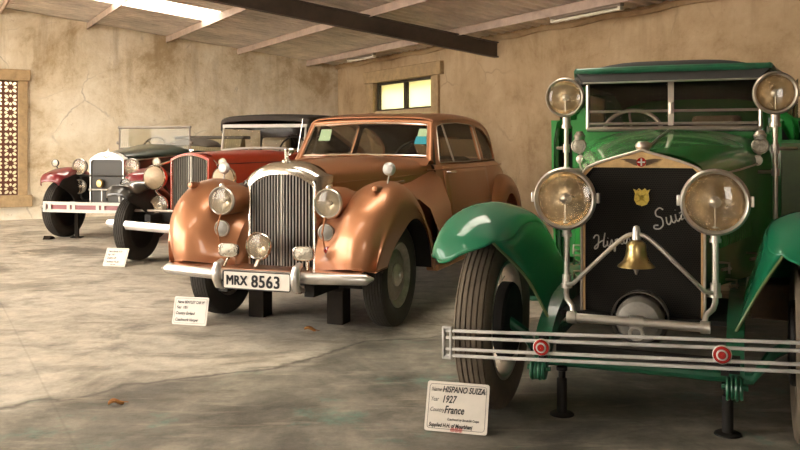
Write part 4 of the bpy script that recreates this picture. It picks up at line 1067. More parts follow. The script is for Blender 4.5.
        for i in range(16):
            t = radians(10 + 170 * i / 15); rr = .40 + .03 * max(0, (10 + 170 * i / 15 - 100) / 80) ** 2
            na = max(0, (58 - (10 + 170 * i / 15)) / 48); rows.append([(s * a, cb - rr * cos(t), cz + rr * sin(t)) for a in (.62 + .190 * (1 - .36 * na) - .01, .60, .40)])
        rows2 = [[(s * .40, cb - .40 * cos(t), cz + .40 * sin(t)), (s * .40, cb, cz)] for t in [radians(10 + 170 * i / 15) for i in range(16)]]
        m = MB(); m.grid(rows); m.grid(rows2); m.obj('wheel_arch_liner', 'dark', w)
        # trailing end joins the sill
        m = MB(); m.grid([[(s * .85, .875, .38), (s * .86, .86, .60), (s * .80, .80, .80), (s * .66, .72, .93), (s * .50, .60, .95)], [(s * .80, 1.05, .34), (s * .82, 1.1, .60), (s * .78, 1.15, .78), (s * .68, 1.2, .93), (s * .54, 1.1, .98)], [(s * .77, 1.45, .34), (s * .79, 1.45, .60), (s * .76, 1.45, .8), (s * .68, 1.45, 1.0), (s * .62, 1.42, 1.07)]]); m.obj('cowl_side', 'copperd', K, smooth=70)
        m = MB(); m.box((s * .78, 1.9, .345), (.10, 2.0, .05)); m.obj('sill', 'copperd', K, bevel=.015)
        # rear wing
        net = []
        for ph, R in ((-12, .60), (15, .61), (45, .62), (75, .62), (105, .62), (135, .64), (165, .68), (188, .70)):
            t = radians(ph)
            net.append([(s * a, 3.30 - r * cos(t), .36 + r * sin(t)) for a, r in ((.55, R * .80), (.66, R * .95), (.74, R), (.81, R * .96), (.855, R * .86), (.865, R * .72), (.85, .42))])
        m = MB(); m.grid(surf(net, 36, 26)); m.obj('rear_wing', 'copperd', K, smooth=70)
        m = MB(); rows = []
        for b, w_ in ((.15, .272), (.3, .30), (.5, .35), (.8, .42), (1.1, .51), (1.4, .60)):
            rows.append([(s * (w_ - .015), b, .96 if b > .2 else .90), (s * (w_ + .02), b, .90), (s * max(w_ + .03, .50), b, .885), (s * max(w_ + .05, .62), b, .86 - .04 * max(0, b - .7))])
        m.grid(surf(rows, 20, 10)); m.obj('wing_inner', 'copper', K, smooth=70)
        # catwalk between the wing and the radiator
        rows = []
        for z, fb in ((.44, -.20), (.50, -.13), (.58, -.06), (.70, -.02), (.80, .02), (.88, .10), (.93, .22), (.95, .40)):
            rows.append([(s * .27, max(.03, fb + .10), z), (s * .33, fb + .05, z - .01), (s * .39, fb + .01, z - .012), (s * .45, fb, z - .01), (s * .52, fb + .02, z - .01), (s * .58, fb + .10, z - .02)])
        m = MB(); m.grid(surf(rows, 24, 14)); m.obj('catwalk', 'copper', K, smooth=70)
        # headlamp with pod
        p = Vector((s * .402, -.135, .888))
        h = headlamp(K, p, .098, 1.0, 'copper', 'nickel', 'reflw', rimw=.14)
        m = MB(); m.lathe([(.099, .02), (.102, .06), (.104, .14), (.095, .24), (.07, .36), (.03, .46)], o=p, n=28, sx=1.0); m.obj('lamp_pod', 'copper', h)
        m = MB(); m.lathe([(.001, -.012), (.012, -.01), (.016, 0), (.012, .02)], o=p + Vector((0, .0, .104)), n=10); m.obj('lamp_stud', 'nickel', h)
        # horn grille, indicator rods, fog lamps
        roundlamp(K, (s * .392, -.15, .70), .056, 'tarnish', 'grey', 'horn', .9)
        m = MB(); m.tube([(s * .392, -.16, .80), (s * .392, -.21, .70), (s * .392, -.17, .60)], .006, 6); m.obj('badge_bar', 'copperd', K)
        f = roundlamp(K, (s * .278, -.25, .568), .074, 'chrome', 'ylens', 'fog_lamp', .8, sx=1.0, sz=.64, nn=32, sq=.62)
        m = MB(); m.tube([(s * .278, -.22, .54), (s * .30, -.23, .50), (s * .31, -.25, .46)], .010, 6); m.obj('fog_bracket', 'chrome', f)
        # side lamp torpedo on the wing crown
        m = MB(); c = Vector((s * .70, -.02, .985)); m.lathe([(.001, -.05), (.018, -.048), (.023, -.03), (.022, .02), (.012, .08), (.001, .12)], o=c, n=14); m.obj('side_lamp', 'copperd', w)
    m = MB(); 
    roundlamp(K, (.412, -.17, .585), .026, 'maroon', 'redlens', 'red_reflector')
    hl = headlamp(K, (-.078, -.20, .598), .094, .9, 'chrome', 'chrome', 'reflw', name='centre_lamp', rimw=.16)
    m = MB(); m.tube([(-.075, -.15, .53), (-.075, -.22, .49), (-.075, -.25, .46)], .016, 8); m.obj('lamp_bracket', 'tarnish', hl)
    # mirrors on stalks
    for a, b, z, zs in ((.715, .10, 1.11, 1.01), (-.655, .27, 1.10, 1.0)):
        m = MB(); m.tube([(a, b + .03, zs), (a + .02, b + .01, z - .03)], .006, 6); m.lathe([(.001, -.022), (.03, -.02), (.044, -.006), (.046, .006), (.042, .012), (.001, .012)], o=(a + .022, b, z), n=22)
        m.obj('wing_mirror', 'silver', K)
    # apron below the radiator
    rows = []
    for x in [(-.70 + 1.4 * i / 24) for i in range(25)]:
        k = 1 - (abs(x) / .70) ** 3; y0 = -.30 - .04 * k
        rows.append([(x, -.02, .535 - .09 * k), (x, -.12, .50 - .055 * k), (x, -.22, .482 - .03 * k), (x, y0, .462), (x, y0 - .005, .44), (x, y0 + .02, .425)])
    m = MB(); m.grid(rows); m.obj('front_apron', 'copper', K, smooth=60)
    # bumper: rounded blade with overriders and number plate
    rows = []; nb = 40
    for i in range(nb + 1):
        x = -.77 + 1.54 * i / nb + .0; u = abs(x) / .77; y = -.40 + .115 * u ** 2.2; e = 1 if u < .93 else max(.25, sqrt(max(0, 1 - ((u - .93) / .07) ** 2)))
        h = .037 * e; z0 = .430
        rows.append([(x, y + .035, z0 + h * .7), (x, y + .01, z0 + h), (x, y - .014, z0 + h * .75), (x, y - .024, z0), (x, y - .014, z0 - h * .75), (x, y + .01, z0 - h), (x, y + .035, z0 - h * .7)])
    m = MB(); m.grid(rows); m.fan(rows[0]); m.fan(rows[-1]); bp = m.obj('front_bumper', 'alu', K, smooth=70)
    for s in (-1, 1):
        X = .04 + s * .283; m = MB(); m.tube([(X, -.36, .35), (X, -.43, .37), (X, -.452, .41), (X, -.455, .46), (X, -.44, .495), (X, -.39, .515)], [.022, .027, .03, .03, .028, .02], 12); m.obj('overrider', 'alu', bp)
    m = MB(); pw, ph = .240, .056; pc = Vector((.045, -.448, .408))
    m.prism(roundpoly([(-pw, -ph), (pw, -ph), (pw, ph), (-pw, ph)], .012, 3), lambda u, v, w: (pc.x + u, pc.y + w, pc.z + v), 0, .008); pl = m.obj('number_plate', 'white', bp, smooth=0)
    m = MB(); m.tube([(pc.x + x, pc.y - .001, pc.z + z) for x, z in roundpoly([(-pw, -ph), (pw, -ph), (pw, ph), (-pw, ph)], .012, 3)], .004, 5, closed=True); m.obj('plate_edge', 'ink', pl)
    m = MB()
    for dx in (-.003, -.001, .001, .003):
        for dz in (-.0018, .0018):
            text_into(m, 'MRX', .086, lambda x, y: (pc.x + x + dx - .218, pc.y - .003, pc.z + y + dz - .031), sx=.84, space=1.04)
            text_into(m, '8563', .108, lambda x, y: (pc.x + x + dx - .035, pc.y - .003, pc.z + y + dz - .039), sx=.92, space=1.06)
    m.obj('plate_lettering', 'ink', pl, smooth=0)
    # underside
    m = MB()
    for s in (-1, 1): m.box((s * .32, 1.8, .34), (.07, 4.1, .10))
    m.box((0, .19, .33), (1.1, .10, .08)); m.tube([(-.66, cb, .36), (.66, cb, .36)], .035, 10); m.box((0, .0, .41), (.66, .4, .04)); m.box((0, 1.7, .40), (1.3, 2.9, .03))
    m.tube([(-.62, 3.30, .36), (.62, 3.30, .36)], .04, 10); m.lathe([(.001, -.13), (.1, -.08), (.13, 0), (.1, .08), (.001, .13)], o=(0, 3.3, .36), n=18)
    m.obj('chassis', 'dark', K, smooth=0)
    m = MB(); m.tube([(.28, -.36, .38), (.31, -.40, .35), (.34, -.41, .352)], .016, 8); m.obj('tow_hook', 'brown', K)
    for s in (-1, 1):
        wheel(K, (s * .675 - .04, cb, .36), .36, .165, .222, s, 'disc', 'rubber', 'wheelgrey', 5)
        wheel(K, (s * .70, 3.30, .36), .36, .165, .222, s, 'disc', 'rubber', 'wheelgrey', 5, n=40)
    return K
copper_car()

# ================================================================== OLDER CARS
def flow_wing(par, s, mt, track, front=-.40, top=.88, inner=.46, outer=.80, nose=.70, tail=1.5, run=.36, bead=None, val=None):
    P = [(front, nose, .75, .6), (front + .06, nose + .10, .92, .85), (front * .55, top - .035, 1, 1), (-.05, top, 1, 1), (.15, top - .005, 1, 1), (.38, top - .08, 1, 1), (.6, top - .24, 1, 1), (.82, run + .12, 1, .8), (1.05, run + .02, 1, .5), (tail, run, 1, .3)]
    c = (inner + outer) / 2; h = (outer - inner) / 2; net = []
    for b, z, kw, kz in P:
        net.append([(s * (c + x * h * kw), b + (1 - kw) * db, z + dz * kz) for x, db, dz in ((1.02, .14, -.10), (1.0, .08, -.06), (.8, .04, -.024), (.35, 0, 0), (-.35, 0, 0), (-.8, .05, -.035), (-1.0, .12, -.085))])
    g = surf(net, 40, 22); m = MB(); m.grid(g); w = m.obj('front_wing', mt, par, smooth=60, solid=.006)
    m = MB(); m.tube([r[0] for r in g], .007, 6); m.tube(g[0], .007, 6); m.obj('wing_bead', bead or mt, w)
    inn = [r[-1] for r in g if r[-1][1] < .9]; N = len(inn); rows = []
    for i, q in enumerate(inn):
        t = i / (N - 1); q = Vector(q); e = Vector((s * .38, -.12 + t * .95, .42)); mid = q.lerp(e, .5) + Vector((s * .02, .08 * (1 - t), .02))
        rows.append([tuple(x) for x in cr([tuple(q), tuple(mid), tuple(e)], 8)])
    m = MB(); m.grid(rows); m.obj('wing_valance', val or mt, w, smooth=60, solid=.005)
    return w
def rear_wing(par, s, mt, cb, R=.48, inner=.5, outer=.82, cz=.37):
    net = []
    for k in range(9):
        t = pi * (k / 8) - .1
        net.append([(s * a, cb - (R + dr) * cos(t), cz + (R + dr) * sin(t)) for a, dr in ((outer, -.10), (outer - .02, -.03), (outer - .1, 0), (inner + .1, 0), (inner, -.04))])
    m = MB(); m.grid(surf(net, 24, 12)); m.obj('rear_wing', mt, par, smooth=60, solid=.006)

def red_car():
    R_ = thing('drophead_car', 'red vintage car with black wings and black soft top, beside the copper saloon', 'car', (-2.26, 9.15, 0), -radians(17))
    hw = .232
    def topz(a): x = min(1, abs(a) / hw); return 1.12 + .065 * (1 - x ** 1.8)
    out = [(-hw, .45)] + [(-hw + 2 * hw * i / 20, topz(-hw + 2 * hw * i / 20)) for i in range(21)] + [(hw, .45)]
    q = hw - .02; inn = [(-q, .46)] + [(-q + 2 * q * i / 20, topz(-q + 2 * q * i / 20) - .028) for i in range(21)] + [(q, .46)]
    m = MB(); A = [(x, -.01, z) for x, z in out]
    m.grid([[(x, .02, z) for x, z in inn], [(x, -.015, z) for x, z in inn], A, [(x * 1.02, .10, z + .004) for x, z in out]]); rad = m.obj('radiator', 'red', R_, smooth=50)
    m = MB(); m.tube([(x, -.016, z) for x, z in inn], .007, 6, closed=True); m.obj('radiator_edge', 'chrome', rad)
    m = MB(); m.fan([(x, .03, z) for x, z in inn]); m.obj('radiator_core', 'dark', rad, smooth=0)
    m = MB(); N = 19
    for i in range(N):
        x = -q + 2 * q * (i + .5) / N; zt = topz(x) - .03; w = .0048 if i != N // 2 else .011
        m.add([(x - w, .012, .462), (x, -.004, .462), (x + w, .012, .462), (x - w, .012, zt), (x, -.004, zt), (x + w, .012, zt)], [(0, 1, 4, 3), (1, 2, 5, 4)])
    m.obj('grille_slats', 'slat', rad, smooth=0)
    m = MB(); m.lathe([(.001, .05), (.008, .045), (.012, .02), (.022, .012), (.026, 0)], o=(0, .03, 1.18), ax='z', n=14); m.box((0, .05, 1.215), (.05, .05, .01)); m.obj('mascot', 'chrome', rad)
    sec = []
    for b, w, zs, zt, zb, wb in ((.10, .236, 1.10, 1.186, .58, .24), (.5, .32, 1.11, 1.196, .56, .33), (1.0, .42, 1.12, 1.205, .54, .44), (1.4, .50, 1.13, 1.21, .52, .53), (1.72, .58, 1.12, 1.20, .50, .60)):
        sec.append(arch(w, zs, zt, b, zb, wb, p=2.5))
    m = MB(); m.grid(surf(sec, 20, 50)); bon = m.obj('bonnet', 'red', R_, smooth=50)
    m = MB()
    for s in (-1, 1):
        m.tube([(s * w, b, z) for b, w, z in ((.12, .243, 1.06), (.5, .33, 1.065), (1.0, .432, 1.07), (1.6, .56, 1.07))], .006, 6)
    m.obj('bonnet_moulding', 'maroon', bon)
    # body tub
    def tub(b0, b1, w, zt, mt, nm='body'):
        sec = []
        for b, k, zk in ((b0, .90, 0), (b0 + .4, .98, 0), ((b0 + b1) / 2, 1, 0), (b1 - .5, .97, 0), (b1 - .15, .85, -.05), (b1, .6, -.15)):
            sec.append([(x * w * k, b, z) for x, z in ((1 * .96, .42), (1.02, .6), (1.03, .8), (1.0, 1.0), (.97, zt + zk), (.90, zt + zk + .02))] + [(-x * w * k, b, z) for x, z in ((.90, zt + zk + .02), (.97, zt + zk), (1.0, 1.0), (1.03, .8), (1.02, .6), (.96, .42))])
        m = MB(); g = surf(sec, 26, 40)
        def sk(i, j): return abs(g[i][j][0]) < w * .86 * 1 and g[i][j][2] > zt - .1 and g[i][j][1] < b1 - .5
        m.grid(g, skip=sk); m.fan(g[-1]); return m.obj(nm, mt, R_, smooth=50)
    tub(1.66, 4.4, .66, 1.13, 'red')
    m = MB()
    for s in (-1, 1): m.box((s * .686, 2.3, .80), (.012, 1.0, .62))
    m.obj('door', 'red', R_, bevel=.01)
    # soft top
    sec = []
    for b, z, w in ((1.80, 1.58, .60), (1.83, 1.635, .62), (2.1, 1.66, .63), (2.8, 1.675, .64), (3.5, 1.66, .63), (3.9, 1.58, .60), (4.15, 1.35, .58), (4.3, 1.14, .56)):
        sec.append([(w * x, b, z - dz) for x, dz in ((-1.0, .16), (-1.0, .09), (-.95, .03), (-.6, .005), (0, -.005), (.6, .005), (.95, .03), (1.0, .09), (1.0, .16))])
    m = MB(); m.grid(surf(sec, 30, 29)); tp = m.obj('soft_top', 'canvasb', R_, smooth=60, solid=.02)
    m = MB()
    for s in (-1, 1):
        holed(m, densify([(2.9, 1.12), (4.28, 1.12), (4.15, 1.35), (3.9, 1.55), (1.82, 1.56), (1.82, 1.48), (2.9, 1.48)], .1), [], lambda x, y: (s * (.60 if y < 1.5 else .61), x, y))
    m.obj('top_side', 'canvasb', tp, smooth=0, solid=.012)
    # screen
    m = MB(); W, z0, z1, y0, y1 = .575, 1.205, 1.515, 1.74, 1.80
    P = [(-W, y0, z0), (-W * .5, y0 - .02, z0 + .022), (0, y0 - .03, z0 + .030), (W * .5, y0 - .02, z0 + .022), (W, y0, z0)]
    m.tube([tuple(x) for x in cr(P, 17)], .013, 8)
    for s in (-1, 1): m.tube([(s * W, y0, z0), (s * W, y1, z1)], .014, 8)
    m.box((0, y1, z1), (2 * W + .03, .025, .042))
    ws = m.obj('windscreen_frame', 'whitep', R_)
    m = MB(); m.add([(-W, y0, z0), (W, y0, z0), (W, y1, z1), (-W, y1, z1)], [(0, 1, 2, 3)]); m.obj('windscreen_glass', 'glassc', ws, smooth=0)
    m = MB(); m.tube([(.50, y0 - .03, 1.18), (.56, y1 - .06, 1.60)], .003, 5); m.obj('aerial', 'chrome', R_)
    m = MB(); m.tube([(.28 + .18 * cos(t), 2.05 + .07 * sin(t), 1.22 + .16 * sin(t)) for t in [2 * pi * i / 24 for i in range(24)]], .012, 6, closed=True); m.obj('steering_wheel', 'dark', R_)
    m = MB()
    for s in (-1, 1): m.box((s * .29, 2.75, 1.12), (.42, .13, .52), rx=-.15); m.box((s * .29, 2.5, .8), (.44, .5, .15))
    m.obj('front_seat', 'leatherl', R_, bevel=.05)
    # wings, lamps
    for s in (-1, 1):
        flow_wing(R_, s, 'black', .7, front=-.38, top=.865, nose=.735, inner=.50, outer=.83, bead='black', val='dark')
        rear_wing(R_, s, 'black', 3.4)
        m = MB(); m.box((s * .70, 2.0, .35), (.28, 1.8, .03)); m.obj('running_board', 'black', R_)
        h = headlamp(R_, (s * .42, -.03, .915), .138, 1.0, 'red' if s < 0 else 'chrome', 'chrome', 'reflector', rimw=.08, bulb=False)
        m = MB(); m.lathe([(.124, -.012), (.07, -.03), (.001, -.036)], o=(s * .42, -.03, .915), n=28); m.obj('stone_guard', 'amber', h)
        m = MB(); m.tube([(s * .42, 0, .82), (s * .42, .0, .76), (s * .36, .02, .70)], .015, 8); m.obj('lamp_post', 'chrome', h)
        headlamp(R_, (s * .375, -.02, .615), .112, .8, 'chrome', 'chrome', 'reflw', name='fog_lamp', rimw=.12)
        roundlamp(R_, (s * .40, -.02, 1.085), .048, 'tarnish', 'ylens', 'badge', .5)
        headlamp(R_, (s * .74, -.10, .845), .062, 1.0, 'chrome', 'chrome', 'reflw', name='side_lamp', rimw=.14, nn=20)
        wheel(R_, (s * .68, .05, .37), .37, .16, .235, s, 'disc', 'rubber', 'dark', 4)
        wheel(R_, (s * .68, 3.4, .37), .37, .16, .235, s, 'disc', 'rubber', 'dark', 4, n=32)
        m = MB(); m.tube([(s * .36, -.05, 1.05), (s * .25, .06, 1.10)], .012, 6); m.obj('lamp_stay', 'chrome', R_)
    m = MB(); rows = []
    for i in range(31):
        x = -.87 + 1.74 * i / 30; u = abs(x) / .87; y = -.34 + .10 * u ** 2; z0 = .43 - .035 * (1 - u); h = .046 * (1 if u < .95 else .7)
        rows.append([(x, y + .03, z0 + h * .8), (x, y, z0 + h), (x, y - .02, z0), (x, y, z0 - h), (x, y + .03, z0 - h * .8)])
    m.grid(rows); m.fan(rows[0]); m.fan(rows[-1]); bp = m.obj('front_bumper', 'alu', R_, smooth=60)
    m = MB()
    for s in (-1, 1): m.tube([(s * .35, -.30, .42), (s * .36, -.1, .50)], .02, 8)
    m.tube([(-.62, -.1, .56), (.62, -.1, .56)], .014, 8)
    m.obj('bumper_iron', 'tarnish', bp)
    m = MB()
    for s in (-1, 1): m.box((s * .36, 1.9, .48), (.07, 4.3, .10))
    m.tube([(-.6, .05, .37), (.6, .05, .37)], .03, 8); m.box((0, .1, .50), (.7, .3, .12)); m.box((0, 2.6, .46), (1.2, 2.8, .03)); m.obj('chassis', 'dark', R_, smooth=0)
red_car()

def dark_car():
    D = thing('touring_car', 'dark green open vintage tourer with maroon wings, by the back wall', 'car', (-4.0, 11.6, 0), -radians(15))
    hw = .262
    def topz(a): x = min(1, abs(a) / hw); return 1.07 + .105 * (1 - x ** 2.2)
    cxo = .03; qq = .012
    out = [(-hw, .45)] + [(-hw + 2 * hw * i / 20, topz(-hw + 2 * hw * i / 20)) for i in range(21)] + [(hw, .45)]
    q = hw - .013; inn = [(-q, .46), (-q, 1.04), (-q + .03, 1.07), (q - .03, 1.07), (q, 1.04), (q, .46)]
    m = MB(); holed(m, out, [inn], lambda x, y: (x, -.01, y)); n = len(out); m.add([(x, -.01, z) for x, z in out] + [(x * 1.02, .10, z + .01) for x, z in out], [(i, i + 1, n + i + 1, n + i) for i in range(n - 1)])
    rad = m.obj('radiator', 'slat', D, smooth=50)
    m = MB(); m.fan([(x, .01, z) for x, z in inn]); m.obj('radiator_core', mat('radiator mesh', (.05, .046, .04), rough=.6), rad, smooth=0)
    m = MB(); m.lathe([(.001, .05), (.012, .045), (.016, .02), (.03, .012), (.032, 0)], o=(0, .04, 1.175), ax='z', n=14); m.obj('filler_cap', 'nickel', rad)
    m = MB()
    for s in (-1, 1): m.tube([(s * .01, -.02, 1.10), (s * .05, -.02, 1.125), (s * .10, -.02, 1.115)], .008, 6)
    m.obj('emblem', 'nickel', rad)
    m = MB(); m.lathe([(.001, -.03), (.038, -.028), (.050, -.015), (.052, .0)], o=(-.085, -.03, .745), n=20, sz=1.15); m.obj('badge', 'brass', D)
    m = MB(); m.tube([(-.26, -.04, .66), (.26, -.04, .66)], .012, 8); m.tube([(-.05, -.04, .66), (-.05, -.04, .50)], .01, 6); m.tube([(.22, -.04, .66), (.22, -.04, .50)], .01, 6); m.obj('badge_bar', 'nickel', D)
    sec = []
    for b, w, zs, zt, zb, wb in ((.10, .265, 1.06, 1.178, .56, .27), (.5, .36, 1.09, 1.21, .55, .36), (.9, .48, 1.12, 1.25, .54, .46), (1.2, .575, 1.14, 1.285, .52, .56), (1.3, .60, 1.14, 1.275, .52, .58)):
        sec.append(arch(w, zs, zt, b, zb, wb, p=2.2))
    m = MB(); m.grid(surf(sec, 18, 50)); bon = m.obj('bonnet', 'dkgreen', D, smooth=50)
    m = MB()
    for s in (-1, 1): m.tube([(s * (w + .004), b, z) for b, w, z in ((.12, .267, 1.05), (.5, .362, 1.08), (.9, .482, 1.11), (1.2, .577, 1.13))], .010, 6)
    m.obj('bonnet_moulding', 'tarnish', bon)
    # tub
    w = .66; sec = []
    for b, k, zk in ((1.22, .88, 0.02), (1.6, .98, 0), (2.4, 1, 0), (3.2, .98, .0), (3.7, .85, .02), (3.95, .6, -.1)):
        L_ = [(x * w * k, b, z + zk) for x, z in ((.96, .42), (1.02, .6), (1.03, .8), (1.0, 1.0), (.97, 1.16), (.90, 1.18))]
        sec.append(L_ + [(-x, y, z) for x, y, z in reversed(L_)])
    m = MB(); g = surf(sec, 26, 40)
    m.grid(g, skip=lambda i, j: abs(g[i][j][0]) < w * .84 and g[i][j][2] > 1.05 and g[i][j][1] < 3.5); m.fan(g[-1]); m.obj('body', 'dkgreen', D, smooth=50)
    # screen
    m = MB(); W = .59
    for s in (-1, 1): m.tube([(s * W, 1.2, 1.17), (s * W, 1.2, 1.535)], .014, 8); m.tube([(s * (W + .04), 1.2, 1.30), (s * W, 1.2, 1.30)], .025, 8)
    m.tube([(-W - .02, 1.2, 1.535), (W + .02, 1.2, 1.535)], .020, 8); m.tube([(-W, 1.2, 1.22), (W, 1.2, 1.22)], .010, 8)
    ws = m.obj('windscreen_frame', 'wheelgrey', D)
    m = MB(); m.box((0, 1.2, 1.375), (2 * W - .02, .004, .30)); m.obj('windscreen_glass', 'glassc', ws, smooth=0)
    m = MB(); m.tube([(-.26 + .20 * cos(t), 1.62 + .08 * sin(t), 1.22 + .17 * sin(t)) for t in [2 * pi * i / 24 for i in range(24)]], .013, 6, closed=True); m.tube([(-.26, 1.62, 1.22), (-.16, 1.66, 1.36)], .009, 6); m.tube([(-.26, 1.62, 1.22), (-.38, 1.66, 1.34)], .009, 6); m.obj('steering_wheel', 'leather', D)
    # seats; ribbed rear back
    m = MB(); m.box((0, 2.2, .98), (1.16, .14, .36), rx=-.15); m.box((0, 1.95, .8), (1.16, .5, .15)); m.obj('front_seat', 'leather', D, bevel=.05)
    m = MB(); rows = []
    for i in range(121):
        x = -.62 + 1.24 * i / 120; r_ = .012 * abs(sin(i * pi / 4)); rows.append([(x, 2.85 - r_ - .02, .95), (x, 2.87 - r_ - .02, 1.2), (x, 2.90 - r_, 1.36), (x, 2.93, 1.385), (x, 3.0, 1.385), (x, 3.03, 1.36), (x, 3.06, .95)])
    m.grid(rows); m.fan(rows[0]); m.fan(rows[-1]); rs = m.obj('rear_seat', 'olive', D, smooth=50)
    m = MB(); m.box((0, 3.05, 1.395), (1.30, .30, .055)); m.obj('folded_hood', 'canvasg', D, bevel=.02)
    # cowl cover between the seats
    rows = []
    for b, k in ((1.75, .02), (1.9, .10), (2.1, .13), (2.25, .14)):
        rows.append([(.16 + x * .42, b, 1.24 + k * (1 - x * x) ** .6 if abs(x) < 1 else 1.24) for x in [(-1 + i / 8) for i in range(17)]])
    m = MB(); m.grid(surf(rows, 10, 30)); m.obj('tonneau_cover', 'canvasg', D, smooth=60, solid=.01)
    for s in (-1, 1):
        flow_wing(D, s, 'maroon', .72, front=-.38, top=.955, nose=.78, inner=.45, outer=.82, val='dark')
        rear_wing(D, s, 'maroon', 3.1, cz=.40)
        m = MB(); m.box((s * .70, 1.8, .37), (.28, 1.7, .03)); m.obj('running_board', 'black', D)
        headlamp(D, (s * .41, -.03, .975), .112, 1.0, 'black', 'nickel', 'reflw', rimw=.13)
        headlamp(D, (s * .41, -.03, .70), .100, .8, 'nickel', 'nickel', 'reflw', name='fog_lamp', rimw=.12)
        roundlamp(D, (s * .80, -.03, 1.02), .052, 'black', 'ylens', 'side_lamp', 1.2)
        wheel(D, (s * .68, .02, .40), .40, .18, .25, s, 'disc', 'rubber', 'dark', 4)
        wheel(D, (s * .68, 3.1, .40), .40, .18, .25, s, 'disc', 'rubber', 'dark', 4, n=32)
    m = MB(); m.tube([(-.5, 0, .85), (.5, 0, .85)], .014, 8)
    for s in (-1, 1): m.tube([(s * .41, 0, .87), (s * .41, 0, .56), (s * .38, .04, .5)], .014, 8); m.tube([(s * .80, -.0, .98), (s * .78, .02, .92)], .01, 6)
    m.obj('lamp_bar', 'black', D)
    # flat double bumper, pale frame with dark red slots
    m = MB(); T = .665
    for z in (.500, .400): bar([(-T, -.45, z), (-.4, -.47, z), (0, -.475, z), (.4, -.47, z), (T, -.45, z)], .012, .020, m)
    for x in (-.63, -.55, -.26, -.18, .18, .26, .55, .63): m.box((x, -.465, .45), (.045, .024, .10))
    bp = m.obj('front_bumper', 'whitep', D, smooth=0)
    m = MB(); bar([(-T + .02, -.443, .45), (0, -.465, .45), (T - .02, -.443, .45)], .006, .030, m); m.obj('bumper_inset', 'maroon', bp)
    m = MB()
    for s in (-1, 1): m.tube([(s * T, -.45, .45), (s * (T + .04), -.43, .45)], .018, 8); m.box((s * .36, -.2, .47), (.05, .5, .05))
    m.obj('bumper_iron', 'nickel', bp)
    m = MB()
    for s in (-1, 1): m.box((s * .36, 1.7, .46), (.07, 3.9, .10))
    m.tube([(-.6, .02, .40), (.6, .02, .40)], .03, 8); m.box((0, 2.4, .44), (1.2, 2.6, .03)); m.obj('chassis', 'dark', D, smooth=0)
dark_car()

# ================================================================== small things
def gp(px, py, z=0):   # survey: floor position measured from the photograph
    Y = 850 * (H - z) / (py - 145); return Vector(((px - 400) / 850 * Y, Y, z))
def sign(px, py, W, Hh, yaw, lean, lines, label, red=None):
    o = thing('information_sign', label, 'sign', gp(px, py), -radians(yaw), 'information signs on the floor')
    L = radians(lean); fn = lambda u, v, w: (u, v * sin(L) + w * cos(L), v * cos(L) - w * sin(L) + .003)
    m = MB(); m.prism(roundpoly([(-W / 2, 0), (W / 2, 0), (W / 2, Hh), (-W / 2, Hh)], .012, 3), fn, 0, .005); pl = m.obj('plate', 'white', o, smooth=0)
    m = MB(); m.tube([fn(u, v, -.0005) for u, v in roundpoly([(-W / 2 + .012, .012), (W / 2 - .012, .012), (W / 2 - .012, Hh - .012), (-W / 2 + .012, Hh - .012)], .014, 3)], .0008, 4, closed=True)
    for t, x, y, sz, of in lines: text_into(m, t, sz, lambda a, b: fn(-W / 2 + x * W + a, y * Hh + b, -.0015), shear=.25, off=of, sx=.72)
    m.obj('sign_lettering', 'ink', pl, smooth=0)
    if red:
        m = MB(); t, x, y, sz = red; text_into(m, t, sz, lambda a, b: fn(-W / 2 + x * W + a, y * Hh + b, -.002), off=.0003); m.obj('red_stamp', 'redink', pl, smooth=0)
    m = MB(); v1 = Hh * .75; d = v1 * sin(L) + .13
    m.add([(-.03, v1 * sin(L) + .006, v1 * cos(L)), (.03, v1 * sin(L) + .006, v1 * cos(L)), (.03, d, .002), (-.03, d, .002)], [(0, 1, 2, 3)]); m.obj('prop_leg', 'white', o, smooth=0, solid=.003)
    return o
sign(455, 433.5, .282, .215, 15.5, 22, [('Name', .07, .80, .026, 0), ('HISPANO SUIZA', .25, .79, .037, .0009), ('H6 C', .85, .80, .02, 0), ('Year', .07, .60, .026, 0), ('1927', .25, .58, .044, .001), ('Country', .07, .39, .026, .0), ('France', .30, .37, .046, .001), ('Coachwork by Saoutchik Coupe', .36, .23, .015, .0004), ('Supplied H.H. of Mourbhanj', .07, .09, .024, .0006)],
     'white sign giving the year 1927, standing in front of the green car', ('@@@', .42, .03, .018))
sign(188.8, 325.4, .265, .195, 14, 14, [('Name BENTLEY CAR VI', .10, .76, .028, .0006), ('Year  1951', .08, .57, .028, .0006), ('Country England', .08, .36, .030, .0007), ('Coachwork Hooper', .08, .13, .030, .0007)], 'white lettered sign in front of the copper saloon, by its wheel')
sign(113.5, 266.5, .262, .20, 14, 26, [('Name Bentley 4 1/4', .12, .76, .027, .0006), ('Year  1937', .10, .58, .027, .0006), ('Country UK', .10, .40, .030, .0008), ('Coachwork Vanden', .10, .20, .027, .0006), ('Plas Cabrio', .34, .06, .018, .0004)], 'small white sign in front of the black wheel of the red car')

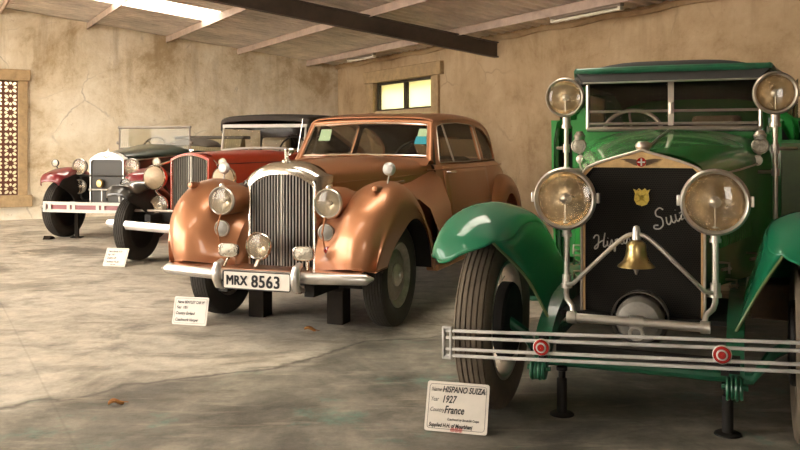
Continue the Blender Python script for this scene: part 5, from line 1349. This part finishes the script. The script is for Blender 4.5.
def local(O, th, a, b, z=0):
    s, c = sin(radians(th)), cos(radians(th)); return Vector((O[0] + a * c + b * s, O[1] - a * s + b * c, z))
for a, lab in ((-.37, 'dark steel axle stand under the green car, nearer the copper saloon'), (.36, 'dark steel axle stand under the green car, on the far side from the copper saloon')):
    t = thing('axle_stand', lab, 'stand', local((1.09, 3.83), 22.5, a, .04), -radians(22.5), 'axle stands under the green car')
    m = MB(); m.lathe([(.001, .012), (.045, .012), (.056, .006), (.058, 0), (.001, 0)], ax='z', n=24); m.obj('base', 'dark', t)
    m = MB(); m.lathe([(.024, .01), (.024, .17), (.017, .175), (.017, .205), (.026, .21), (.026, .225), (.001, .227)], ax='z', n=16); m.obj('post', 'dark', t)
for a, b, hh, lab in ((-.40, .40, .26, 'dark wooden block under the copper saloon, below the number plate'), (.255, .36, .24, 'dark wooden block under the copper saloon, nearer its grey disc wheel')):
    m = MB(); m.box((0, 0, hh / 2), (.125, .14, hh)); m.box((.035, -.0, hh + .0), (.05, .1, .05)) ; o = m.obj('wooden_block', 'wood', smooth=0, bevel=.006)
    o.location = local((-.80, 5.82), 20, a, b); o.rotation_euler = (0, 0, -radians(20)); tag(o, lab, 'block', 'blocks under the copper saloon')
m = MB(); m.box((0, 0, .006), (.14, .14, .012)); m.box((0, 0, .2), (.05, .05, .40)); o = m.obj('support_post', 'wood', smooth=0, bevel=.004)
o.location = gp(77, 237.5); tag(o, 'dark post propping the tourer beside its front wheel', 'stand')
m = MB(); m.prism([(-.09, 0), (.09, 0), (.05, .03), (-.05, .05)], lambda u, v, w: (w, u, v), -.05, .05); o = m.obj('wheel_chock', 'wood', smooth=0, bevel=.004)
o.location = gp(49, 239); tag(o, 'small dark chock on the floor at the tourer front wheel', 'chock')
def leaf(px, py, sc, rz_, label):
    m = MB(); rows = []
    for i in range(9):
        t = i / 8; w = .032 * sin(pi * t) ** .8 * sc; x = (-.05 + .1 * t) * sc
        rows.append([(x, y * w, .006 + .02 * sc * (abs(y) ** 1.5) + .008 * sin(t * 5)) for y in (-1, -.5, 0, .5, 1)])
    m.grid(rows); m.tube([(.05 * sc, 0, .010), (.08 * sc, .01, .004)], .0015, 4)
    o = m.obj('dry_leaf', 'leaf', solid=.0015); o.location = gp(px, py); o.rotation_euler = (0, 0, rz_); tag(o, label, 'leaf')
leaf(116, 405, .75, .5, 'dry orange brown leaf lying on the open concrete floor')
leaf(310, 331, .8, -.2, 'small dry leaf on the floor in front of the copper saloon')

# ------------------------------------------------------------------ camera
cam = bpy.data.cameras.new('camera'); co = bpy.data.objects.new('camera', cam); COL.objects.link(co)
co.location = (0, 0, H); co.rotation_euler = (pi / 2, 0, 0)
cam.sensor_width = 36; cam.lens = 850 / 800 * 36; cam.shift_y = -.1; cam.clip_start = .05
S.camera = co

# ------------------------------------------------------------------ light: overcast warm sky and a low veiled sun
w = bpy.data.worlds.new('sky'); S.world = w; w.use_nodes = True; nt = w.node_tree; bg = nt.nodes['Background']
bg.inputs[0].default_value = (1.0, .93, .83, 1); bg.inputs[1].default_value = 14.5
S.view_settings.view_transform = 'Standard'; S.view_settings.look = 'None'; S.view_settings.exposure = 0.0; S.view_settings.gamma = 1
S.view_settings.use_curve_mapping = False
S.render.film_transparent = False
